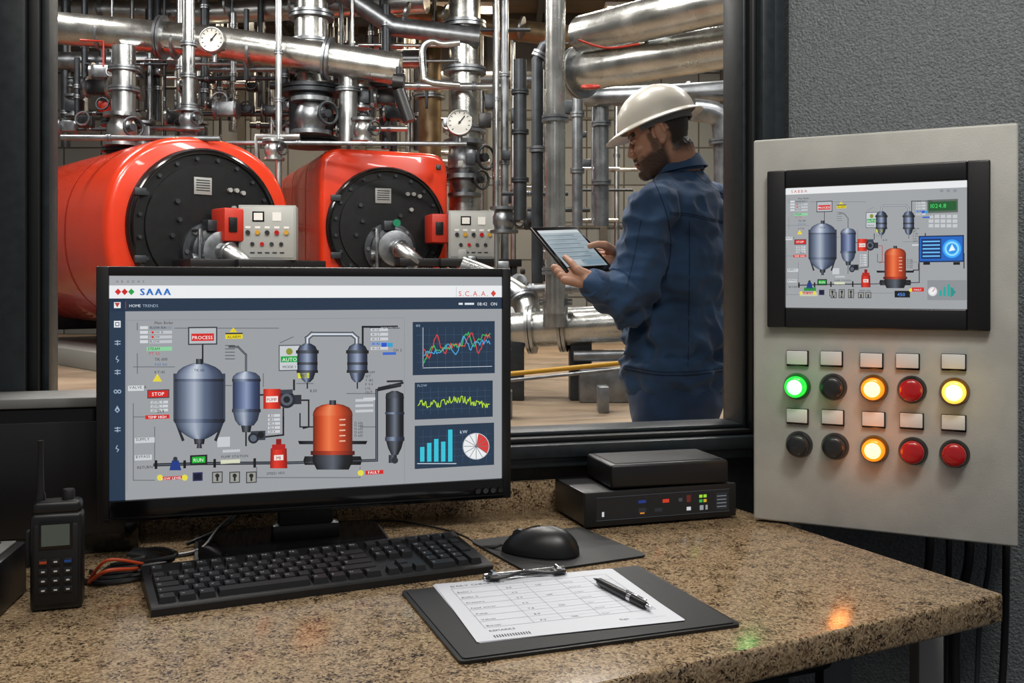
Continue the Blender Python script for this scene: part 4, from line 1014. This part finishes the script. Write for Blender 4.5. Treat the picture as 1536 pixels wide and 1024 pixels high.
def fixture(x,y,z,sx,sy,en,colr,nm='ceiling_light_fixture',em=6):
    g=group(nm,(x,y,z)); mb=MB(); mb.box((x,y,z+.05),(sx+.1,sy+.1,.08),M_white,None,.01)
    mb.box((x,y,z+.005),(sx,sy,.01),mat('lamp_diffuser','#ffffff',.5,emis='#ffe6c0' if colr[2]<.9 else '#f4f8ff',estr=em)); 
    for q in(-1,1): mb.cyl((x+q*sx*.4,y,z+.09),(x+q*sx*.4,y,ZC),.012,M_beam,seg=6)
    mb.obj('housing',g)
    li=bpy.data.lights.new(nm,'AREA'); li.shape='RECTANGLE'; li.size=sx; li.size_y=sy; li.energy=en; li.color=colr
    lo=bpy.data.objects.new('lamp',li); lo.location=(x,y,z-.02); link(lo,g)
WC=(1,.80,.55); NC=(1,.96,.9)
for (x,y,e,c) in((-6,9,240,NC),(-1.5,10,230,NC),(3,10,200,NC),(-8,14.5,220,NC),(-3.2,13.4,150,NC),(1.5,15,240,NC),(-6,20,330,WC),(-1.5,20,460,WC),(3,20,280,WC),(0,5,130,NC),(4,6,140,NC)):
    fixture(x,y,6.7,2.2,.5,e,c)

# ================================================================== WORKER
g=group('worker',(.50,3.05,0))
f_=V3((-.9,.43,0)).normalized(); l_=V3((0,0,1)).cross(f_); Zv=V3((0,0,1)); AX=(f_,l_,Zv)
def remesh(mb,name,vox,sm,parent,disp=None,matl=None,colf=None):
    me=mb.mesh(name+'_src'); o=bpy.data.objects.new(name+'_src',me); col.objects.link(o)
    r=o.modifiers.new('r','REMESH'); r.mode='VOXEL'; r.voxel_size=vox
    s=o.modifiers.new('s','SMOOTH'); s.iterations=sm; s.factor=.5
    bpy.context.view_layer.update(); dg=bpy.context.evaluated_depsgraph_get()
    m2=bpy.data.meshes.new_from_object(o.evaluated_get(dg)); m2.name=name; bpy.data.objects.remove(o)
    if disp:
        nn=[v.normal.copy() for v in m2.vertices]
        for v,n_ in zip(m2.vertices,nn): v.co=v.co+n_*disp(v.co,n_)
    m2.materials.clear(); m2.materials.append(matl)
    for p in m2.polygons: p.material_index=0; p.use_smooth=True
    if colf:
        at=m2.color_attributes.new('Col','FLOAT_COLOR','POINT')
        for i,v in enumerate(m2.vertices): at.data[i].color=colf(v.co)
    return link(bpy.data.objects.new(name,m2),parent)
mj=M_jacket
C=lambda px,py,Y=3.05:P(px,py,Y)
SLf=P(978,312,2.87); SRt=P(1062,305,3.22); EL=P(944,452,2.87); WL=P(886,424,2.76); ER=P(990,440,3.24); WRt=P(940,390,3.03)
def smooth_fold(p,n_):
    a=noise.noise(V3((p.x*9,p.y*9,p.z*17))); b_=noise.noise(V3((p.x*22+5,p.y*22,p.z*34)))
    c_=noise.noise(V3((p.x*14+p.z*10,p.y*14,p.z*8-p.x*9+7)))
    de=min((p-EL).length,(p-ER).length); dw=abs(p.z-.93); ds=(p-SLf).length
    k=.6+1.2*math.exp(-(de/.13)**2)+1.0*math.exp(-(dw/.09)**2)+.5*math.exp(-(ds/.12)**2)
    return k*(.010*(1-abs(a)*2.8)+.0075*(1-abs(c_)*2.8)+.003*b_)-.007
mb=MB()
mb.ell(C(1013,556),(.158,.190,.14),mj,AX); mb.ell(C(1013,500),(.160,.195,.17),mj,AX); mb.ell(C(1016,400),(.165,.21,.20),mj,AX); mb.ell(C(1022,330),(.145,.215,.14),mj,AX)
mb.cap(SLf,SRt,.070,.070,mj); mb.cap(C(1022,285),SLf+V3((.01,.02,.01)),.078,.062,mj); mb.cap(C(1026,280),SRt,.078,.062,mj); mb.ell(C(1024,282),(.085,.10,.07),mj,AX)
mb.cap(SLf+V3((0,0,-.01)),EL,.082,.068,mj); mb.cap(EL,WL.lerp(EL,.10),.071,.045,mj); mb.cap(SRt,ER,.078,.060,mj); mb.cap(ER,WRt.lerp(ER,.1),.06,.042,mj)
jk=remesh(mb,'jacket',.007,4,g,smooth_fold,M_jacket)
bvh=BVHTree.FromPolygons([v.co for v in jk.data.vertices],[list(p.vertices) for p in jk.data.polygons])
mb=MB()
def seam(pxs,r=.0014,m=M_seam):
    out=[]
    q=crom([V3((a,b_,0)) for a,b_ in pxs],14)
    for p in q:
        d=V3(((p.x-768)/F,1,-(p.y-430)/F)).normalized(); hit=bvh.ray_cast(V3((0,0,CZ)),d)
        if hit[0] is not None: out.append(hit[0]+hit[1]*.0004)
    if len(out)>2: mb.tube(out,r,m,6)
seam([(976,262),(990,292),(1002,330),(1006,375),(998,420)])
seam([(1004,318),(1040,322),(1092,334)]); seam([(1004,321),(1040,325),(1092,337)],.0009)
seam([(1040,258),(1060,275),(1092,296)],.0009)
seam([(936,553),(985,562),(1040,562),(1090,556)]); seam([(937,548),(985,557),(1040,557),(1090,551)],.0009)
seam([(1034,330),(1034,420),(1032,550)],.0010)
seam([(962,330),(950,390),(940,430)],.0009)
mb.obj('jacket_seams',g)
mb=MB()
def ringband(c,ax,ra,rb,h,th,m,flare=0,n=32,a0=0,a1=360,T=None):
    X,Y,Z=ax; vs=[];fs=[]
    cnt=n+1
    for i in range(cnt):
        a=math.radians(a0+(a1-a0)*i/n); e=X*math.cos(a)*ra+Y*math.sin(a)*rb; en=(X*math.cos(a)+Y*math.sin(a))
        vs+=[c+e,c+e+en*th,c+e+en*(th+flare)+Z*h,c+e+en*flare+Z*h]
    for i in range(n):
        for k in range(4): k2=(k+1)%4; fs.append((i*4+k,(i+1)*4+k,(i+1)*4+k2,i*4+k2))
    if a1-a0<360: fs+= [(0,1,2,3),(n*4,n*4+1,n*4+2,n*4+3)]
    return vs,fs
zt=V3((-.20*1,.06,1)).normalized(); xa=f_-zt*f_.dot(zt); xa.normalize(); ya=zt.cross(xa)
nb=C(1020,262,3.05)
vs,fs=ringband(nb,(xa,ya,zt),.070,.070,.050,.006,mj,flare=-.006,a0=25,a1=335); mb.add(vs,fs,M_jacket)
vs,fs=ringband(nb+zt*.048,(xa,ya,zt),.066,.066,-.040,.006,mj,flare=.016,a0=22,a1=338); mb.add(vs,fs,M_jacket)
for (w_,e_) in((WL,EL),(WRt,ER)):
    d=(w_-e_).normalized(); c=w_-d*.035; mb.tube([c,c+d*.006,c+d*.036,c+d*.040],[.042,.046,.042,.036],M_jacket,28)
mb.obj('collar_and_cuffs',g)
mt=M_trous; mb=MB()
mb.ell(C(1013,600),(.148,.178,.14),mt,AX)
HL=C(1013,640)+l_*.085; HR=C(1013,640)-l_*.085; HL.z=HR.z=.80
KLt=V3((HL.x-.01,HL.y,.46)); KRt=V3((HR.x+.02,HR.y,.46)); ALt=V3((HL.x+.01,HL.y,.10)); ARt=V3((HR.x+.05,HR.y,.10))
mb.cap(HL,KLt,.105,.075,mt); mb.cap(KLt,ALt,.076,.062,mt); mb.cap(HR,KRt,.105,.075,mt); mb.cap(KRt,ARt,.076,.062,mt)
def tf_fold(p,n_):
    a=noise.noise(V3((p.x*8,p.y*8,p.z*11+3))); return .009*(1-abs(a)*2.2)-.005
remesh(mb,'trousers',.011,6,g,tf_fold,M_trous)
mb=MB()
for a_ in(ALt,ARt):
    mb.ell(V3((a_.x,a_.y,.05))+f_*.07,(.15,.052,.048),M_blk2,AX); mb.cyl(V3((a_.x,a_.y,.04)),V3((a_.x,a_.y,.12)),.05,M_blk2); mb.box((0,0,0),(.29,.10,.024),M_dsteel,Matrix.Translation(V3((a_.x,a_.y,.0125))+f_*.06)@Matrix.Rotation(math.atan2(f_.y,f_.x),4,'Z'),.008)
mb.obj('boots',g)
fh=V3((-.965,.26,0)).normalized(); lh=Zv.cross(fh); th=math.radians(19)
hf=(fh*math.cos(th)-Zv*math.sin(th)); hu=(fh*math.sin(th)+Zv*math.cos(th)); HO=P(990,201,3.03)
HM=Matrix.Identity(4)
for i in range(3): HM[i][0]=hf[i];HM[i][1]=lh[i];HM[i][2]=hu[i];HM[i][3]=HO[i]
HMi=HM.inverted()
M_face=vcmat('skin_and_hair',emit=False,rough=.5)
mk=M_face; mb=MB(); n=40; vs=[];fs=[]
prof=[(-.122,.062,.030,.014),(-.116,.084,.015,.030),(-.100,.091,-.01,.043),(-.078,.090,-.035,.053),(-.055,.092,-.058,.060),(-.03,.088,-.075,.065),(-.008,.082,-.085,.069),(.008,.081,-.090,.071),(.022,.090,-.094,.073),(.045,.091,-.098,.076),(.075,.080,-.094,.072),(.1,.055,-.075,.055),(.115,.02,-.035,.02)]
for z,fx_,bx_,hw_ in prof:
    cx=(fx_+bx_)/2; rx=(fx_-bx_)/2
    for k in range(n):
        t=2*math.pi*k/n; c,s_=math.cos(t),math.sin(t); e=2/2.25
        vs.append((cx+rx*math.copysign(abs(c)**e,c),hw_*math.copysign(abs(s_)**e,s_),z))
for i in range(len(prof)-1):
    for k in range(n): k2=(k+1)%n; fs.append((i*n+k,i*n+k2,(i+1)*n+k2,(i+1)*n+k))
fs.append(list(range(n))[::-1]); fs.append([(len(prof)-1)*n+k for k in range(n)])
mb.add(vs,fs,mk,HM)
h=lambda x,y,z:HM@V3((x,y,z)); HA=(hf,lh,hu)
mb.cap(h(.086,0,.008),h(.102,0,-.024),.0078,.0100,mk); mb.ell(h(.103,0,-.029),(.012,.012,.010),mk,HA); mb.cap(h(.094,0,-.036),h(.090,0,-.05),.010,.012,mk)
for s_ in(-1,1):
    mb.ell(h(.096,s_*.011,-.032),(.010,.008,.008),mk,HA); mb.cap(h(.088,s_*.012,.020),h(.075,s_*.046,.020),.0075,.006,mk)
    mb.ell(h(.068,s_*.038,-.028),(.02,.018,.016),mk,HA); mb.ell(h(.078,s_*.030,.001),(.011,.014,.0085),mk,HA)
    mb.ell(h(-.008,s_*.076,-.010),(.017,.007,.031),mk,(hf,(lh+hf*(-.35*s_)*s_*1).normalized(),hu)); mb.cap(h(-.018,s_*.080,.014),h(-.021,s_*.082,-.012),.005,.005,mk); mb.cap(h(-.018,s_*.080,.014),h(-.0,s_*.080,.018),.005,.004,mk); mb.ell(h(-.004,s_*.077,-.036),(.009,.006,.009),mk,HA)
mb.cap(h(.090,-.018,-.066),h(.090,.018,-.066),.0065,.0065,mk); mb.ell(h(.096,0,-.0625),(.008,.018,.005),mk,HA); mb.ell(h(.094,0,-.073),(.008,.016,.006),mk,HA); mb.ell(h(.080,0,-.100),(.021,.026,.020),mk,HA)
mb.cap(h(-.028,0,-.07),C(1024,270,3.06),.056,.062,mk)
def ss(a,b_,x):
    t=max(0,min(1,(x-a)/(b_-a))); return t*t*(3-2*t)
def hair_amt(p):
    q=HMi@p; x,y,z=q.x,abs(q.y),q.z
    ear=((x+.008)/.026)**2+((z+.008)/.038)**2<1 and y>.068
    wob=.006*noise.noise(p*60)
    hair=ss(-.020,-.034,x+wob)*ss(-.092,-.060,z+wob)
    hair=max(hair,ss(.018,.026,z)*ss(.045,.035,x)); 
    hair=max(hair,ss(.026,.018,x)*ss(-.034,-.02,x)*ss(-.012,-.002,z)*ss(.05,.055,y))
    side=ss(.040,.028,x+wob)*ss(.004,.012,x)*ss(-.06,-.05,z)*ss(.01,0,z)*ss(.04,.05,y)
    zz=z+wob
    top=-.050+.35*max(0,.030-max(x,0))
    beard=ss(top+.006,top-.012,zz)*ss(-.016,.004,x)*ss(-.145,-.13,z)*(1 if z>-.125 or x>.03 else 0)
    cheek=ss(.040,.060,x)*ss(.052,.040,y)*ss(-.066,-.060,z)
    beard*=1-.55*cheek
    mous=ss(.078,.084,x)*ss(.032,.027,y)*ss(-.061,-.058,z)*ss(-.044,-.049,z)
    lip=ss(.086,.089,x)*ss(.021,.017,y)*ss(-.080,-.077,z)*ss(-.058,-.061,z)
    bd=max(beard,side*.85,mous)*(1-lip)
    if ear: hair=0; bd=0
    return hair,bd
def hdisp(p,n_):
    hr,bd=hair_amt(p); nz_=noise.noise(p*140)
    return (hr*.002+bd*.0015)*(1+.6*nz_)
def hcol(p):
    hr,bd=hair_amt(p); q=HMi@p; nz_=.5+.5*noise.noise(p*220)
    sk=V3((.50,.26,.165)); 
    if abs(q.y)<.03 and q.x>.088 and -.078<q.z<-.058: sk=V3((.36,.14,.10))
    hc=V3((.022,.014,.010))*(.6+.9*nz_); k=max(hr,bd*.88)
    brow=(.013<q.z<.026 and q.x>.066 and abs(q.y)>.012 and abs(q.y)<.052)
    if brow: k=max(k,.85)
    c=sk.lerp(hc,k); return (c.x,c.y,c.z,1)
remesh(mb,'head',.0026,3,g,hdisp,M_face,hcol)
mb=MB()
for s_ in(-1,1):
    mb.ell(h(.0805,s_*.030,.001),(.0095,.0105,.0072),M_white,HA,16,10); mb.ell(h(.0885,s_*.030,-.001),(.0025,.004,.004),M_blk,HA,10,8)
    mb.cap(h(.0895,s_*.020,.0065),h(.0835,s_*.042,.004),.0022,.002,M_blk2)
mb.obj('eyes',g)
mb=MB(); n=56; vs=[];fs=[]; rings_=[(0,1.0),(.12,.985),(.3,.955),(.5,.87),(.68,.74),(.82,.575),(.92,.38),(.98,.19),(1.0,.0)]
zb=.038; ht=.110
for hh,rs in rings_:
    for k in range(n):
        t=2*math.pi*k/n; x=.122*rs*math.cos(t)-.004; y_=.101*rs*math.sin(t); z=zb+ht*hh
        rid=math.exp(-(y_/.012)**2)*.006*min(1,hh*3) + math.exp(-((abs(y_)-.035)/.007)**2)*.0022*min(1,hh*2)
        z+=rid if hh>.3 else 0; sc=1+(rid*3 if hh<=.5 else 0)
        vs.append((x*sc,y_,z))
for i in range(len(rings_)-1):
    for k in range(n): k2=(k+1)%n; fs.append((i*n+k,i*n+k2,(i+1)*n+k2,(i+1)*n+k))
mb.add(vs,fs,M_hat,HM)
vs=[];fs=[]
for j,(e0,dz_) in enumerate(((0,.004),(.5,.0),(1.0,-.008),(1.0,-.0115),(.5,-.004),(-.05,.0))):
    for k in range(n):
        t=2*math.pi*k/n; c=math.cos(t); br_=.014+.034*max(0,c)**1.6+.006*max(0,-c)
        vs.append(((.122+br_*e0)*c-.004,(.101+.016*e0)*math.sin(t),zb+dz_+(.0 if c<0 else -.004*c*e0)))
m_=6
for j in range(m_):
    for k in range(n): k2=(k+1)%n; j2=(j+1)%m_; fs.append((j*n+k,j*n+k2,j2*n+k2,j2*n+k))
mb.add(vs,fs,M_hat,HM); mb.obj('hard_hat',g)
mb=MB()
vs,fs=ringband(h(-.006,0,.016),HA,.100,.080,.024,.003,M_hat2,n=40,a0=60,a1=300); mb.add(vs,fs,M_hat2)
mb.obj('helmet_headband',g)
TC=V3((.1736,2.88,1.262)); tu=V3((.143,.1,.01)); tv=V3((.10,-.13,-.133)); tU=tu.normalized(); tV=(tv-tU*tv.dot(tU)); tN=(-(tU.cross(tV))).normalized(); tvl=tv.length; tV.normalize(); tul=tu.length
TM=Matrix.Identity(4)
for i in range(3): TM[i][0]=tU[i];TM[i][1]=-tV[i];TM[i][2]=tN[i];TM[i][3]=TC[i]
mb=MB(); mb.box((0,0,-.004),(tul,tvl,.009),M_blk,TM,.0035,3); mb.box((0,0,.0006),(tul-.008,tvl-.008,.0008),M_gloss,TM)
mb.obj('tablet',g)
ts=Draw(TC,tU,-tV)
def tq(x0,y0,x1,y1,c,L=1):
    o=len(ts.vs)
    for q in((x0,y0),(x1,y0),(x1,y1),(x0,y1)): ts.vs.append(TM@V3((q[0],q[1],.0011+.0002*L))); ts.cs.append(hx(c))
    ts.fs.append([o,o+1,o+2,o+3])
wx,wy_=tul/2-.013,tvl/2-.020
tq(-wx,-wy_,wx,wy_,'#94a6b0',1); tq(-wx,wy_-.014,wx,wy_,'#c4ced3',2)
for i in range(7):
    y=wy_-.028-i*.020; tq(-wx+.006,y,wx-.03,y+.0035,'#5c707d',2); tq(-wx+.006,y-.008,-.0,y-.0055,'#7b8d98',2); tq(.03,y-.008,wx-.006,y-.0055,'#7b8d98',2)
tq(-wx+.005,-wy_+.006,-.005,-wy_+.03,'#b3c0c6',3); tq(.005,-wy_+.006,wx-.005,-wy_+.03,'#7d97a8',3)
M_ts=vcmat('tablet_pixels',.8); ts.obj('tablet_screen',M_ts,g)
BL=TC-tU*tul/2+tV*tvl/2; TRc=TC+tU*tul/2-tV*tvl/2; BRc=TC+tU*tul/2+tV*tvl/2
skn=mat('skin',(.50,.26,.165),.5,var=.08,vscale=60)
def hand(name,wr,elb,K,fd,fl_under,thumb):
    mb=MB(); km=(K[0]+K[3])/2
    mb.cap(wr.lerp(elb,.12),wr.lerp(km,.1),.027,.026,skn)
    for i,k in enumerate(K): mb.cap(wr.lerp(km,.12)+(k-km)*.35,k,.0175,.0115,skn)
    lens=[(.030,.020,.016),(.036,.024,.018),(.038,.025,.019),(.034,.022,.017)]
    for i,k in enumerate(K):
        l0,l1,l2=lens[i]; r0=.0092 if i else .0082
        p1=k+fd*l0*.75+fl_under*l0*.55; p2=p1+fd*l1; p3=p2+fd*l2*.9-fl_under*l2*.45
        mb.cap(k,p1,r0*1.08,r0,skn); mb.cap(p1,p2,r0,r0*.92,skn); mb.cap(p2,p3,r0*.92,r0*.78,skn)
    t0,t1,t2,t3=thumb
    mb.cap(t0,t1,.0175,.013,skn); mb.cap(t1,t2,.0125,.0108,skn); mb.cap(t2,t3,.0108,.009,skn)
    remesh(mb,name,.0026,3,g,None,skn)
K=[BL-tU*.006-tN*.020+tV*.010-tV*.0185*i for i in range(4)]
km=(K[0]+K[3])/2
hand('left_hand',WL,EL,K,(tU*.9-tV*.35).normalized(),-tN*.25,(WL.lerp(km,.22)+tN*.014+tU*.012,BL+tV*.012+tU*.022+tN*.016,BL-tV*.016+tU*.020+tN*.017,BL-tV*.050+tU*.022+tN*.0115))
Er=TRc+tV*tvl*.62
K=[Er+tU*.014-tN*.020+tV*.030-tV*.020*i for i in range(4)]; km=(K[0]+K[3])/2
hand('right_hand',WRt,ER,K,-tU,-tN*.25,(WRt.lerp(km,.35)+tN*.014,Er+tU*.016+tN*.018-tV*.01,Er-tU*.006+tN*.017-tV*.016,Er-tU*.030+tN*.011-tV*.018))

# ================================================================== LIGHTS / WORLD / CAMERA
def area(name,loc,target,sx,sy,en,c):
    li=bpy.data.lights.new(name,'AREA'); li.shape='RECTANGLE'; li.size=sx; li.size_y=sy; li.energy=en; li.color=c
    o=bpy.data.objects.new(name,li); o.location=loc; o.rotation_euler=(V3(target)-V3(loc)).to_track_quat('-Z','Y').to_euler(); col.objects.link(o)
area('added_overhead_fill',(-.2,.3,2.85),(.1,1.3,.8),1.6,1.0,24,(1,.94,.86))  # unseen area light added overhead for soft control room ambient
area('added_right_wall_fill',(.6,.5,2.7),(.95,1.6,1.5),.5,.3,20,(1,.98,.95))  # added area light without a fixture, brightens the right wall
area('added_hall_fill',(-.6,3.4,3.9),(.3,3.1,1.3),1.2,.8,36,(1,.95,.88))  # unseen fill light added above the worker
area('added_hall_fill.001',(-3,7.5,5.8),(-4,14,1.8),2.5,1.0,230,(1,.95,.88))  # unseen fill added to light the boilers from the front
wd=bpy.data.worlds.new('world'); scene.world=wd; wd.use_nodes=True; bg=wd.node_tree.nodes['Background']; bg.inputs[0].default_value=(.66,.66,.68,1); bg.inputs[1].default_value=.28
cam=bpy.data.cameras.new('camera'); co=bpy.data.objects.new('camera',cam); col.objects.link(co)
co.location=(0,0,CZ); co.rotation_euler=(math.pi/2,0,0); cam.sensor_width=36; cam.lens=35; cam.shift_y=-82/1536; cam.clip_end=100; cam.clip_start=.05
scene.camera=co
